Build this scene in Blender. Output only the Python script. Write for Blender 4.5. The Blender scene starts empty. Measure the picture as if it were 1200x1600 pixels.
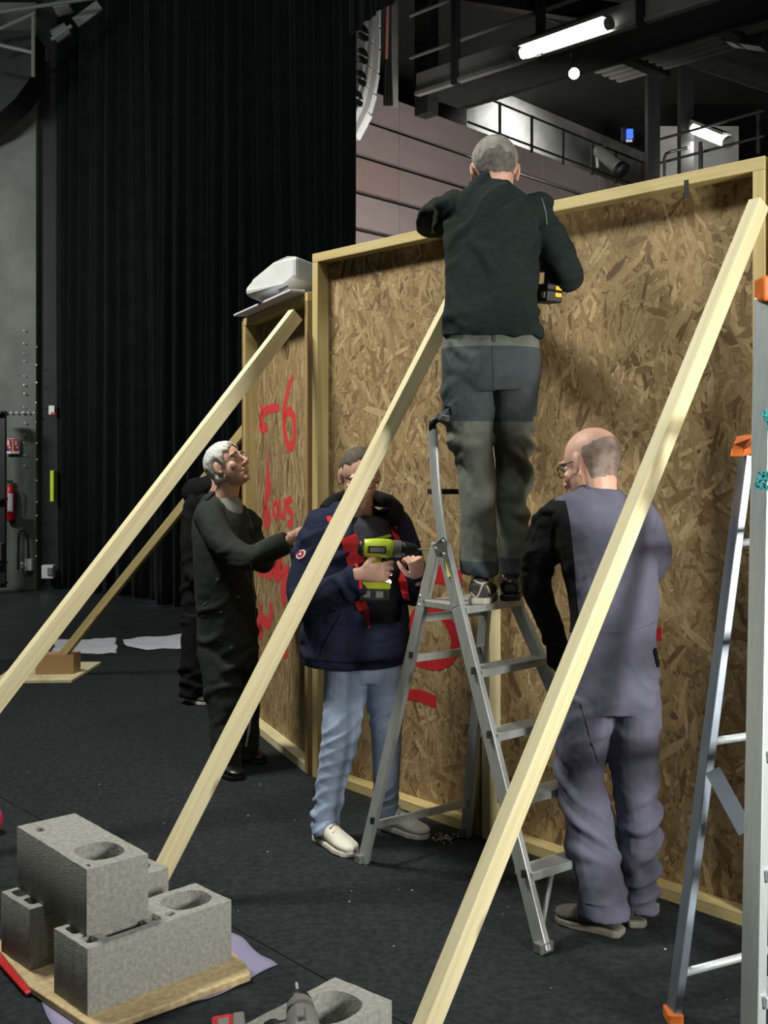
import bpy, bmesh, math, random
import numpy as np
from mathutils import Vector, Matrix
from mathutils.bvhtree import BVHTree

SC = bpy.context.scene
COL = SC.collection
random.seed(7)
rs = np.random.RandomState(5)

# ------------------------------------------------------------------ camera
FPX, HOR, CH = 1740.0, 712.0, 1.62
cd = bpy.data.cameras.new('camera'); cam = bpy.data.objects.new('camera', cd); COL.objects.link(cam)
cam.location = (0, 0, CH); cam.rotation_euler = (math.pi/2, 0, 0)
cd.sensor_fit = 'HORIZONTAL'; cd.sensor_width = 36; cd.lens = 36*FPX/1200
cd.shift_y = -(800-HOR)/1200.0; cd.clip_start = 0.05; cd.clip_end = 200
SC.camera = cam
# ------------------------------------------------------------------ world, lights, exposure
wd = bpy.data.worlds.new('hall_air'); SC.world = wd; wd.use_nodes = True
wd.node_tree.nodes['Background'].inputs[0].default_value = (0.93, 1.0, 0.96, 1)
wd.node_tree.nodes['Background'].inputs[1].default_value = 0.035
SC.view_settings.view_transform = 'Standard'; SC.view_settings.look = 'None'
SC.view_settings.gamma = 1; SC.view_settings.exposure = 0.0
SC.view_settings.use_curve_mapping = False

def area(name, loc, target, sx, sy, power, col=(1, 1, 1)):
    l = bpy.data.lights.new(name, 'AREA'); l.shape = 'RECTANGLE'; l.size = sx; l.size_y = sy
    l.energy = power; l.color = col
    o = bpy.data.objects.new(name, l); COL.objects.link(o); o.location = loc
    l.spread = 2.2
    o.rotation_euler = (Vector(target)-Vector(loc)).to_track_quat('-Z', 'Y').to_euler()
    return o
area('work_lamp', (3.0, 0.2, 1.95), (0.1, 4.6, 1.1), 0.6, 0.6, 118, (1.0, 0.98, 0.93))
area('stage_lamp', (-3.0, 5.0, 6.2), (-0.3, 5.0, 1.2), 1.3, 0.4, 195, (1.0, 0.98, 0.90))
area('overhead_fill', (-0.5, 1.5, 6.6), (0.3, 4.2, 0.8), 2.0, 0.5, 40, (0.95, 1.0, 0.98))  # added dim overhead fill, not a lamp of the hall
area('rear_lamp', (-6.4, 9.3, 4.2), (-5.0, 13.4, 2.8), 1.2, 0.3, 110, (0.95, 1.0, 0.96))
area('hall_lamp', (1.6, 11.5, 2.6), (1.6, 19.5, 4.0), 2.0, 0.5, 400, (1.0, 0.96, 0.93))
area('gallery_lamp', (-2.6, 4.2, 7.2), (-2.2, 11.5, 6.2), 1.0, 0.3, 60, (0.95, 1.0, 1.0))

# ------------------------------------------------------------------ helpers
def lin(c):
    return tuple((x/255/12.92 if x/255 <= .04045 else ((x/255+.055)/1.055)**2.4) for x in c)
def pt(px, py, d):
    return Vector(((px-600)*d/FPX, d, CH-(py-HOR)*d/FPX))
def fl(px, py, z=0.0):
    d = (CH-z)*FPX/(py-HOR); return Vector(((px-600)*d/FPX, d, z))

def mat(name, col, rough=.7, metal=0., var=.12, scale=8., bump=.0, bscale=60., stretch=(1, 1, 1), spec=.5, col2=None, emit=None, sheen=0., alpha=None, trans=0.):
    m = bpy.data.materials.new(name); m.use_nodes = True
    nt = m.node_tree; b = nt.nodes['Principled BSDF']
    b.inputs['Roughness'].default_value = rough; b.inputs['Metallic'].default_value = metal
    b.inputs['Specular IOR Level'].default_value = spec
    if sheen: b.inputs['Sheen Weight'].default_value = sheen
    if trans: b.inputs['Transmission Weight'].default_value = trans
    L = nt.links.new
    tc = nt.nodes.new('ShaderNodeTexCoord'); mp = nt.nodes.new('ShaderNodeMapping')
    mp.inputs['Scale'].default_value = stretch; L(tc.outputs['Object'], mp.inputs[0])
    n = nt.nodes.new('ShaderNodeTexNoise'); n.inputs['Scale'].default_value = scale; n.inputs['Detail'].default_value = 6
    L(mp.outputs[0], n.inputs['Vector'])
    r = nt.nodes.new('ShaderNodeValToRGB')
    c = np.array(lin(col)); c2 = np.array(lin(col2)) if col2 else c*(1+var)
    c1 = c*(1-var) if not col2 else c
    r.color_ramp.elements[0].position = .32; r.color_ramp.elements[1].position = .68
    r.color_ramp.elements[0].color = (*c1, 1); r.color_ramp.elements[1].color = (*np.clip(c2, 0, 1), 1)
    L(n.outputs['Fac'], r.inputs[0]); L(r.outputs[0], b.inputs['Base Color'])
    if bump:
        n2 = nt.nodes.new('ShaderNodeTexNoise'); n2.inputs['Scale'].default_value = bscale; n2.inputs['Detail'].default_value = 4
        L(mp.outputs[0], n2.inputs['Vector'])
        bp = nt.nodes.new('ShaderNodeBump'); bp.inputs['Strength'].default_value = bump; bp.inputs['Distance'].default_value = .004
        L(n2.outputs['Fac'], bp.inputs['Height']); L(bp.outputs[0], b.inputs['Normal'])
    if emit:
        b.inputs['Emission Color'].default_value = (*emit[0], 1); b.inputs['Emission Strength'].default_value = emit[1]
    return m

def wood(name, base, dark, knots=True, axis='Z'):
    m = bpy.data.materials.new(name); m.use_nodes = True; nt = m.node_tree; b = nt.nodes['Principled BSDF']; L = nt.links.new
    b.inputs['Roughness'].default_value = .62
    tc = nt.nodes.new('ShaderNodeTexCoord'); mp = nt.nodes.new('ShaderNodeMapping')
    mp.inputs['Scale'].default_value = (26, 26, .9); L(tc.outputs['Object'], mp.inputs[0])
    n = nt.nodes.new('ShaderNodeTexNoise'); n.inputs['Scale'].default_value = 1.6; n.inputs['Detail'].default_value = 5; n.inputs['Distortion'].default_value = .6
    L(mp.outputs[0], n.inputs['Vector'])
    r = nt.nodes.new('ShaderNodeValToRGB'); e = r.color_ramp.elements
    e[0].position = .3; e[1].position = .62; e[0].color = (*lin(dark), 1); e[1].color = (*lin(base), 1)
    L(n.outputs['Fac'], r.inputs[0])
    v = nt.nodes.new('ShaderNodeTexVoronoi'); v.inputs['Scale'].default_value = 1.0
    mp2 = nt.nodes.new('ShaderNodeMapping'); mp2.inputs['Scale'].default_value = (9, 9, 2.6); L(tc.outputs['Object'], mp2.inputs[0]); L(mp2.outputs[0], v.inputs['Vector'])
    r2 = nt.nodes.new('ShaderNodeValToRGB'); e2 = r2.color_ramp.elements
    e2[0].position = .04; e2[1].position = .13; e2[0].color = (.16, .08, .03, 1); e2[1].color = (1, 1, 1, 1)
    L(v.outputs['Distance'], r2.inputs[0])
    mx = nt.nodes.new('ShaderNodeMix'); mx.data_type = 'RGBA'; mx.blend_type = 'MULTIPLY'; mx.inputs[0].default_value = .6 if knots else 0
    L(r.outputs[0], mx.inputs[6]); L(r2.outputs[0], mx.inputs[7]); L(mx.outputs[2], b.inputs['Base Color'])
    bp = nt.nodes.new('ShaderNodeBump'); bp.inputs['Strength'].default_value = .25; bp.inputs['Distance'].default_value = .002
    L(n.outputs['Fac'], bp.inputs['Height']); L(bp.outputs[0], b.inputs['Normal'])
    return m

MB = {}
class Bag:
    def __init__(s): s.v = []; s.f = []
    def add(s, v, f):
        o = len(s.v); s.v += [tuple(x) for x in v]; s.f += [tuple(i+o for i in q) for q in f]; return s
    def box(s, c, h, M=None):
        c = Vector(c); M = M or Matrix.Identity(3); vs = []
        for x in (-1, 1):
            for y in (-1, 1):
                for z in (-1, 1): vs.append(c + M @ Vector((x*h[0], y*h[1], z*h[2])))
        return s.add(vs, [(0, 1, 3, 2), (4, 6, 7, 5), (0, 4, 5, 1), (2, 3, 7, 6), (0, 2, 6, 4), (1, 5, 7, 3)])
    def bar(s, a, b, w, h, up=(0, 0, 1)):
        "rectangular bar a->b, w wide sideways, h along up"
        a = Vector(a); b = Vector(b); t = (b-a); ln = t.length; t.normalize()
        sd = t.cross(Vector(up)); sd.normalize(); u = sd.cross(t)
        M = Matrix((sd, t, u)).transposed()
        return s.box((a+b)/2, (w/2, ln/2, h/2), M)
    def tube(s, pts, rad, seg=10, side=None, flat=1.0, cap=True):
        pts = [Vector(p) for p in pts]; n = len(pts)
        if not hasattr(rad, '__len__'): rad = [rad]*n
        rings = []; ref = None
        for i, p in enumerate(pts):
            t = (pts[min(i+1, n-1)]-pts[max(i-1, 0)]).normalized()
            if side is not None:
                a = Vector(side); a = (a-t*a.dot(t)).normalized()
            elif ref is None:
                a = t.orthogonal().normalized()
            else:
                a = (ref-t*ref.dot(t)).normalized()
            ref = a; b = t.cross(a)
            rings.append((p, a, b, rad[i]))
        vs = []; fs = []
        for (p, a, b, r) in rings:
            ra, rb = (r if hasattr(r, '__len__') else (r, r*flat))
            for k in range(seg):
                th = 2*math.pi*k/seg; vs.append(p+a*(ra*math.cos(th))+b*(rb*math.sin(th)))
        for i in range(n-1):
            for k in range(seg):
                k2 = (k+1) % seg; fs.append((i*seg+k, i*seg+k2, (i+1)*seg+k2, (i+1)*seg+k))
        if cap: fs.append(tuple(range(seg-1, -1, -1))); fs.append(tuple((n-1)*seg+k for k in range(seg)))
        return s.add(vs, fs)
    def ball(s, c, r, M=None, seg=16, rg=10):
        c = Vector(c); M = M or Matrix.Identity(3)
        if not hasattr(r, '__len__'): r = (r, r, r)
        vs = [c+M@Vector((0, 0, r[2]))]; fs = []
        for i in range(1, rg):
            ph = math.pi*i/rg
            for k in range(seg):
                th = 2*math.pi*k/seg
                vs.append(c+M@Vector((r[0]*math.sin(ph)*math.cos(th), r[1]*math.sin(ph)*math.sin(th), r[2]*math.cos(ph))))
        vs.append(c+M@Vector((0, 0, -r[2]))); e = len(vs)-1
        for k in range(seg):
            fs.append((0, 1+k, 1+(k+1) % seg)); b = 1+(rg-2)*seg; fs.append((e, b+(k+1) % seg, b+k))
        for i in range(rg-2):
            for k in range(seg):
                a = 1+i*seg; b = a+seg; k2 = (k+1) % seg; fs.append((a+k, b+k, b+k2, a+k2))
        return s.add(vs, fs)
    def prism(s, poly, z0, z1):
        n = len(poly)
        vs = [Vector((p[0], p[1], z0)) for p in poly]+[Vector((p[0], p[1], z1)) for p in poly]
        fs = [tuple(range(n-1, -1, -1)), tuple(range(n, 2*n))]+[(i, (i+1) % n, n+(i+1) % n, n+i) for i in range(n)]
        return s.add(vs, fs)
    def slab(s, pts, th):
        "polygon in space given thickness along its normal (both ways)"
        pts = [Vector(p) for p in pts]; nrm = Vector((0, 0, 0))
        for i in range(len(pts)): nrm += pts[i].cross(pts[(i+1) % len(pts)])
        nrm.normalize(); n = len(pts)
        vs = [p+nrm*th/2 for p in pts]+[p-nrm*th/2 for p in pts]
        return s.add(vs, [tuple(range(n)), tuple(range(2*n-1, n-1, -1))]+[(i, n+i, n+(i+1) % n, (i+1) % n) for i in range(n)])

def base_of(par):
    return par.matrix_world.translation.copy() if par is None else Vector(par['wl'])
def link(name, me, m=None, par=None, smooth=False, bevel=0, origin=None):
    o = bpy.data.objects.new(name, me); COL.objects.link(o)
    if m is not None:
        for q in (m if isinstance(m, (list, tuple)) else [m]): me.materials.append(q)
    if smooth: me.polygons.foreach_set('use_smooth', [True]*len(me.polygons))
    if bevel:
        b = o.modifiers.new('bevel', 'BEVEL'); b.width = bevel; b.segments = 2; b.limit_method = 'ANGLE'; b.angle_limit = .6
    wl = Vector((0, 0, 0))
    if par is not None: wl = Vector(par['wl'])
    elif origin is not None: wl = Vector(origin)
    if wl.length: me.transform(Matrix.Translation(-wl))
    if par is not None: o.parent = par; o['wl'] = wl
    else: o.location = wl; o['wl'] = wl
    return o
def mk(name, bag, m=None, par=None, smooth=False, bevel=0, fix=True, origin=None):
    me = bpy.data.meshes.new(name); me.from_pydata([tuple(v) for v in bag.v], [], bag.f)
    if fix:
        bm = bmesh.new(); bm.from_mesh(me); bmesh.ops.recalc_face_normals(bm, faces=bm.faces); bm.to_mesh(me); bm.free()
    me.update()
    return link(name, me, m, par, smooth, bevel, origin)
def thing(name, label, cat, loc=(0, 0, 0), group=None):
    o = bpy.data.objects.new(name, None); COL.objects.link(o); o.location = loc; o['wl'] = Vector(loc)
    o.empty_display_size = .1; tag(o, label, cat, group); return o
def tag(o, label, cat, group=None, kind=None):
    if label: o['label'] = label
    if cat: o['category'] = cat
    if group: o['group'] = group
    if kind: o['kind'] = kind
    return o
def struct(o): o['kind'] = 'structure'; return o
def along(name, a, b, w, h, m, par=None, up=(0, 0, 1), bevel=.002, label=None, ext=0):
    "timber whose own Z runs a->b so that the grain follows it"
    a = Vector(a); b = Vector(b); t = (b-a).normalized(); a = a-t*ext; b = b+t*ext; ln = (b-a).length
    sd = t.cross(Vector(up)).normalized(); u = sd.cross(t)
    bg = Bag().box((0, 0, ln/2), (w/2, h/2, ln/2))
    me = bpy.data.meshes.new(name); me.from_pydata([tuple(v) for v in bg.v], [], bg.f)
    bm = bmesh.new(); bm.from_mesh(me); bmesh.ops.recalc_face_normals(bm, faces=bm.faces); bm.to_mesh(me); bm.free()
    me.materials.append(m)
    o = bpy.data.objects.new(name, me); COL.objects.link(o)
    o.matrix_world = Matrix.Translation(a) @ Matrix((sd, u, t)).transposed().to_4x4()
    if par is not None:
        o.parent = par; o.matrix_basis = Matrix.Translation(-Vector(par['wl'])) @ (Matrix.Translation(a) @ Matrix((sd, u, t)).transposed().to_4x4())
    if bevel:
        q = o.modifiers.new('bevel', 'BEVEL'); q.width = bevel; q.segments = 2
    o['wl'] = a
    if label: o['label'] = label
    return o

def spline(pts, n=6):
    "Catmull-Rom through rows of numbers"
    A = np.array([list(p) for p in pts], float); out = []
    for i in range(len(A)-1):
        p0 = A[max(i-1, 0)]; p1 = A[i]; p2 = A[i+1]; p3 = A[min(i+2, len(A)-1)]
        for k in range(n):
            t = k/n
            out.append(.5*((2*p1)+(-p0+p2)*t+(2*p0-5*p1+4*p2-p3)*t*t+(-p0+3*p1-3*p2+p3)*t**3))
    out.append(A[-1]); return np.array(out)

def vnoise(p, seed=0):
    "vectorised value noise, p (n,3) -> -1..1"
    i = np.floor(p).astype(np.int64); f = p-i; f = f*f*(3-2*f)
    def h(a):
        x = (a[:, 0]*73856093) ^ (a[:, 1]*19349663) ^ (a[:, 2]*83492791) ^ (seed*2654435)
        x = (x ^ (x >> 13))*1274126177; x = x ^ (x >> 16)
        return ((x & 0xffff)/32767.5)-1
    r = 0
    for dx in (0, 1):
        for dy in (0, 1):
            for dz in (0, 1):
                w = (f[:, 0] if dx else 1-f[:, 0])*(f[:, 1] if dy else 1-f[:, 1])*(f[:, 2] if dz else 1-f[:, 2])
                r = r+w*h(i+np.array([dx, dy, dz]))
    return r

def blob(name, bag, m, par, voxel=.007, smooth=4, sculpt=None, matfn=None, keep=None, thick=0, cuts=()):
    "unite the shapes of a bag into one continuous skin"
    me = bpy.data.meshes.new(name); me.from_pydata([tuple(v) for v in bag.v], [], bag.f)
    bm = bmesh.new(); bm.from_mesh(me); bmesh.ops.recalc_face_normals(bm, faces=bm.faces); bm.to_mesh(me); bm.free()
    t = bpy.data.objects.new('tmp', me); COL.objects.link(t)
    r = t.modifiers.new('r', 'REMESH'); r.mode = 'VOXEL'; r.voxel_size = voxel
    s = t.modifiers.new('s', 'SMOOTH'); s.factor = .5; s.iterations = smooth
    dg = bpy.context.evaluated_depsgraph_get(); me2 = bpy.data.meshes.new_from_object(t.evaluated_get(dg))
    bpy.data.objects.remove(t); bpy.data.meshes.remove(me); me2.name = name
    n = len(me2.vertices); co = np.empty(n*3); me2.vertices.foreach_get('co', co); co = co.reshape(-1, 3)
    if sculpt:
        no = np.empty(n*3); me2.vertices.foreach_get('normal', no); no = no.reshape(-1, 3)
        co = sculpt(co.copy(), no); me2.vertices.foreach_set('co', co.ravel()); me2.update()
    if keep is not None:
        k = keep(co); bm = bmesh.new(); bm.from_mesh(me2); bm.verts.ensure_lookup_table()
        bmesh.ops.delete(bm, geom=[bm.verts[i] for i in np.nonzero(~k)[0]], context='VERTS'); bm.to_mesh(me2); bm.free()
    for (c_, n_) in cuts:
        bm = bmesh.new(); bm.from_mesh(me2); bmesh.ops.bisect_plane(bm, geom=bm.verts[:]+bm.edges[:]+bm.faces[:], plane_co=c_, plane_no=n_, dist=1e-5); bm.to_mesh(me2); bm.free()
    me2.materials.clear()
    if matfn is not None:
        c = np.empty(len(me2.polygons)*3); me2.polygons.foreach_get('center', c); c = c.reshape(-1, 3)
        me2.polygons.foreach_set('material_index', matfn(c).astype(np.int32))
    o = link(name, me2, m, par, smooth=True)
    if thick:
        q = o.modifiers.new('cloth', 'SOLIDIFY'); q.thickness = thick; q.offset = 1
    return o

def folds(amp, freq=26, dirs=((.35, .2, 1), (-.5, .1, .8)), mask=None, seed=0, warp=2.6, soft=.004):
    def fn(co, no):
        d = np.zeros(len(co))
        for k, dr in enumerate(dirs):
            dr = np.array(dr)/np.linalg.norm(dr)
            ph = co@dr*freq*1.2*(1+.25*k)+warp*vnoise(co*4.3+k*7, seed+k)+1.3*vnoise(co*10+k*3, seed+9+k)
            w = np.clip(vnoise(co*5.5+k*11+seed, seed+20+k)*1.7-.02, 0, 1)
            g = np.clip(np.abs(np.sin(ph))-.5, 0, 1)/.5
            d += amp*(g**1.6-.25)*w
        d += soft*vnoise(co*14, seed+40)+.3*soft*vnoise(co*45, seed+41)
        if mask is not None: d = d*mask(co)
        return co+no*d[:, None]
    return fn

def bvh(objs):
    V = []; F = []
    dg = bpy.context.evaluated_depsgraph_get(); dg.update()
    for o in objs:
        e = o.evaluated_get(dg); me = e.to_mesh(); M = e.matrix_world; k = len(V)
        V += [M@v.co for v in me.vertices]; F += [tuple(i+k for i in p.vertices) for p in me.polygons]; e.to_mesh_clear()
    return BVHTree.FromPolygons(V, F)
def hit(tree, px, py, dflt=None):
    o = Vector((0, 0, CH)); d = pt(px, py, 1)-o; d.normalize()
    h = tree.ray_cast(o, d)
    return (h[0], h[1]) if h[0] is not None else (None, None)
def ribbon(name, tree, pts, width, m, par, lift=.003, th=.0015, closed=False, n=6, label=None, sm=False):
    "band of real thickness laid on a surface along a traced line"
    if closed: pts = pts+[pts[0]]
    if len(pts) > 2: P = spline(pts, n)
    else: P = np.array([np.array(pts[0])*(1-t)+np.array(pts[1])*t for t in np.linspace(0, 1, 7)])
    Q = []
    for q in P:
        h, nn = hit(tree, q[0], q[1])
        if h is not None: Q.append((h, nn, q[2] if len(q) > 2 else width))
    if len(Q) < 2: return None
    if sm:
        E = Vector((0, 0, CH)); ds = [(q[0]-E).length for q in Q]; nm_ = [q[1] if q[1].dot(E-q[0]) > 0 else -q[1] for q in Q]; L2_ = []
        for i in range(len(Q)):
            a, b = max(0, i-4), min(len(Q), i+5); dd = min(sum(ds[a:b])/(b-a), ds[i]+.004); nv_ = Vector((0, 0, 0))
            for x in nm_[a:b]: nv_ += x
            L2_.append((E+(Q[i][0]-E).normalized()*dd, (nv_+(E-Q[i][0]).normalized()*2).normalized(), Q[i][2]))
        Q = L2_
    vs = []; fs = []
    for i, (h, nn, w) in enumerate(Q):
        t = (Q[min(i+1, len(Q)-1)][0]-Q[max(i-1, 0)][0]).normalized()
        if nn.dot(Vector((0, 0, CH))-h) < 0: nn = -nn
        s = t.cross(nn).normalized(); c = h+nn*lift
        for a, b in ((-1, 0), (1, 0), (1, 1), (-1, 1)): vs.append(c+s*(a*w/2)+nn*(b*th))
    for i in range(len(Q)-1):
        for k in range(4):
            k2 = (k+1) % 4; fs.append((i*4+k, i*4+k2, i*4+4+k2, i*4+4+k))
    fs.append((3, 2, 1, 0)); e = (len(Q)-1)*4; fs.append((e, e+1, e+2, e+3))
    if isinstance(name, Bag): return name.add(vs, fs)
    o = mk(name, Bag().add(vs, fs), m, par)
    if label: o['label'] = label
    return o

# ------------------------------------------------------------------ materials
M = {}
M['floor'] = mat('black_stage_floor', (44, 47, 49), .45, var=.25, scale=3, bump=.2, bscale=30)
M['carpet'] = mat('black_carpet', (39, 43, 45), .95, var=.35, scale=40, bump=.8, bscale=420, spec=.2)
M['curtain'] = mat('black_velvet', (15, 18, 17), .95, var=.2, scale=5, sheen=.08, spec=.05)
M['concrete'] = mat('painted_concrete', (92, 95, 90), .9, var=.18, scale=3, bump=.4, bscale=40)
M['dark_wall'] = mat('dark_paint', (26, 28, 27), .8, var=.2, scale=3)
M['ceiling'] = mat('dark_ceiling', (22, 23, 22), .9, var=.2, scale=2)
M['acoustic'] = mat('acoustic_panel', (128, 116, 112), .75, var=.08, scale=1.2, stretch=(1, 1, 3))
M['acoustic2'] = mat('acoustic_panel_brown', (128, 109, 102), .75, var=.06, scale=1.2, stretch=(1, 1, 3))
M['plaster'] = mat('grey_plaster', (150, 150, 144), .9, var=.15, scale=3, bump=.3, bscale=30)
M['steel_dark'] = mat('dark_steel', (34, 36, 35), .5, .3, var=.2)
M['steel_grey'] = mat('grey_steel', (108, 109, 104), .6, .1, var=.12, scale=3)
M['white_metal'] = mat('white_lacquer', (205, 206, 200), .5, var=.06)
M['black'] = mat('black_plastic', (18, 18, 19), .5, var=.2)
M['tube'] = mat('fluorescent_tube', (255, 255, 255), .5, var=0, emit=((1, 1, .95), 14))
M['bulb'] = mat('round_bulb', (255, 255, 255), .5, var=0, emit=((1, 1, .96), 12))
M['blue'] = mat('blue_lamp_glass', (30, 60, 230), .4, var=.1, emit=((.03, .1, 1), 2.2))
M['pine'] = wood('pale_pine', (222, 213, 172), (204, 191, 144))
M['pine_y'] = wood('yellow_pine', (204, 186, 130), (182, 160, 104))
M['pine_b'] = wood('weathered_pine', (170, 142, 98), (138, 110, 74))
M['paint'] = mat('red_spray_paint', (218, 62, 64), .6, var=.12, scale=60)
M['paint_d'] = mat('red_spray_paint_wide', (186, 34, 38), .6, var=.12, scale=60)
M['concrete_block'] = mat('concrete_block', (134, 135, 128), .95, var=.0, col2=(160, 161, 154), scale=70, bump=1.0, bscale=230)
M['alu'] = mat('aluminium', (176, 180, 176), .42, .4, var=.1, scale=14, stretch=(6, 6, .6), bump=.08)
M['alu_w'] = mat('bright_aluminium', (205, 214, 214), .4, .45, var=.07, scale=14, stretch=(6, 6, .6))
M['alu_b'] = mat('bluish_aluminium', (150, 160, 172), .35, .8, var=.1, scale=10)
M['orange'] = mat('orange_plastic', (214, 110, 42), .5, var=.12, scale=30)
M['red'] = mat('red_lacquer', (188, 28, 34), .4, var=.1)
M['white'] = mat('white_paper', (214, 216, 226), .8, var=.04, scale=10)
M['whiteplastic'] = mat('translucent_plastic', (226, 228, 226), .35, var=.05, scale=5, trans=.15)
M['lime'] = mat('lime_plastic', (190, 206, 48), .45, var=.06, scale=40)
M['yellow'] = mat('yellow_plastic', (226, 190, 40), .45, var=.06)
M['teal'] = mat('turquoise_string', (30, 140, 140), .8, var=.2, scale=60)
M['lavender'] = mat('lavender_cloth', (142, 138, 168), .9, var=.06, bump=.2)
M['skin'] = mat('skin', (206, 160, 138), .55, var=.0, col2=(216, 172, 150), scale=16, bump=.08, bscale=200)
M['skin_r'] = mat('rosy_skin', (202, 138, 118), .55, var=.0, col2=(212, 156, 136), scale=16, bump=.08, bscale=200)
M['hair_g'] = mat('grey_hair', (128, 124, 116), .8, var=.3, scale=60, bump=.7, bscale=260, stretch=(1, 1, .35))
M['hair_d'] = mat('darker_grey_hair', (98, 92, 84), .8, var=.3, scale=60, bump=.7, bscale=260)
M['hair_w'] = mat('white_hair', (208, 210, 204), .8, var=.15, scale=60, bump=.6, bscale=240, stretch=(1, 1, .35))
M['hair_b'] = mat('brown_grey_hair', (84, 74, 64), .8, var=.3, scale=60, bump=.6, bscale=260)
M['eye'] = mat('eye_white', (220, 214, 206), .25, var=0)
M['iris'] = mat('dark_iris', (44, 36, 30), .25, var=0)
M['sweater'] = mat('dark_green_knit', (34, 42, 40), .95, var=.15, scale=30, bump=.5, bscale=300, stretch=(1, 1, 2.5), spec=.15)
M['tr_slate'] = mat('slate_trousers', (66, 74, 76), .85, var=.1, scale=20, bump=.3, bscale=300, spec=.25)
M['tr_olive'] = mat('grey_green_trousers', (104, 108, 98), .85, var=.1, scale=20, bump=.3, bscale=300, spec=.25)
M['overall'] = mat('grey_violet_overalls', (98, 98, 114), .9, var=.07, scale=14, bump=.3, bscale=320, spec=.2)
M['blackcloth'] = mat('black_cloth', (20, 21, 22), .9, var=.2, scale=20, bump=.3, bscale=300, spec=.2)
M['coverall'] = mat('blackish_green_coverall', (42, 46, 43), .85, var=.2, scale=16, bump=.3, bscale=300, spec=.25)
M['navy'] = mat('navy_fleece', (38, 42, 62), .95, var=.22, scale=50, bump=.5, bscale=260, stretch=(1, 1, 2.2), spec=.15)
M['redcloth'] = mat('red_lining', (206, 38, 42), .8, var=.08, scale=20)
M['tshirt'] = mat('dark_grey_shirt', (46, 46, 54), .9, var=.1, scale=20, bump=.2, bscale=300)
M['greyshirt'] = mat('grey_shirt', (132, 134, 128), .9, var=.1, scale=20)
M['jeans'] = mat('pale_blue_jeans', (150, 166, 190), .9, var=.1, scale=9, bump=.35, bscale=420, spec=.2)
M['sneaker'] = mat('offwhite_leather', (216, 212, 196), .6, var=.05, scale=20)
M['sole_d'] = mat('worn_sole', (118, 112, 102), .8, var=.12, scale=20)
M['stubble'] = mat('grey_stubble', (140, 122, 110), .8, var=.3, scale=40, bump=.3, bscale=300)
M['sole'] = mat('shoe_sole', (190, 184, 168), .7, var=.08, scale=20)
M['shoe_d'] = mat('dark_suede', (78, 76, 70), .85, var=.2, scale=24, bump=.3)
M['shoe_b'] = mat('black_and_shaded_leather', (14, 14, 15), .35, var=.2)

# OSB
def osb_mats(pref, mul):
    out = []
    for i, c in enumerate([(166, 142, 100), (147, 122, 82), (182, 158, 114), (129, 104, 68), (156, 132, 91), (108, 84, 54)]):
        out.append(mat(pref+'_strand_%s' % 'abcdef'[i], tuple(x*mul for x in c), .75, var=.13, scale=60, bump=.3, bscale=300))
    return out
M['osb'] = mat('osb_board', (150, 120, 74), .8, var=.25, scale=70, bump=.5, bscale=200)
OS = osb_mats('osb', 1.0)

# ------------------------------------------------------------------ structure
struct(mk('floor', Bag().box((0, 12, -.05), (16, 20, .05)), M['floor']))
# concrete pillar wall at left back
struct(mk('wall_left', Bag().box((-6.2, 13.9, 3.5), (2.0, .45, 3.6)), M['concrete'], bevel=.01))
struct(mk('wall_left', Bag().box((-4.05, 13.95, 4.5), (.15, .4, 4.6)), M['dark_wall']))
struct(mk('wall_back', Bag().box((-6, 15.2, 4.5), (5.3, .1, 4.6)), M['dark_wall']))
struct(mk('ceiling', Bag().box((1, 12, 9.3), (16, 18, .1)), M['ceiling']))
# carpet strips with a seam
sA = [fl(-60, 1215), fl(446, 1500), fl(640, 1610)]
dv = (sA[2]-sA[0]).normalized(); nv = Vector((-dv.y, dv.x, 0))
if nv.y < 0: nv = -nv
a0 = sA[0]-dv*3; b0 = sA[0]+dv*6
tag(mk('carpet', Bag().prism([a0+nv*.012, b0+nv*.012, b0+nv*4.3, a0+nv*4.3], 0, .005), M['carpet'], bevel=.002), 'black carpet strip under the panels and the ladders', 'carpet')
tag(mk('carpet', Bag().prism([a0-nv*3, b0-nv*3, b0, a0], 0, .008), M['carpet'], bevel=.002), 'black carpet strip in the foreground under the concrete blocks', 'carpet')

# right side hall wall of acoustic panels, receding to the right
wdir = Vector((1510/1740, 1, 0)).normalized(); wn = Vector((wdir.y, -wdir.x, 0))   # wn faces the camera side
p0 = pt(555, 240, 17.4); z0r = p0.z
base = Vector((p0.x, p0.y, 0))-wdir*.0
mk_w = Bag(); c = base+wdir*8
mk_w.add([base-wdir*1+wn*-.12, base+wdir*16+wn*-.12, base+wdir*16+wn*-.3, base-wdir*1+wn*-.3,
          *(q+Vector((0, 0, 6.95)) for q in (base-wdir*1+wn*-.12, base+wdir*16+wn*-.12, base+wdir*16+wn*-.3, base-wdir*1+wn*-.3))],
         [(0, 1, 2, 3), (4, 5, 6, 7), (0, 1, 5, 4), (1, 2, 6, 5), (2, 3, 7, 6), (3, 0, 4, 7)])
wr = struct(mk('wall_right', mk_w, M['dark_wall']))
wr['wl'] = Vector((0, 0, 0))
jpx = [626, 746, 850]
def s_at(px):
    q = (px-600)/FPX; return (q*base.y-base.x)/(wdir.x-q*wdir.y)
js = [s_at(j) for j in jpx]; sp = (js[2]-js[0])/2
rows = [z0r-.58*k for k in (-1.93, -1, 0, 1, 2, 3)]
Mr = Matrix((wdir, -wn, Vector((0, 0, 1)))).transposed()
shared = {}
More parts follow.
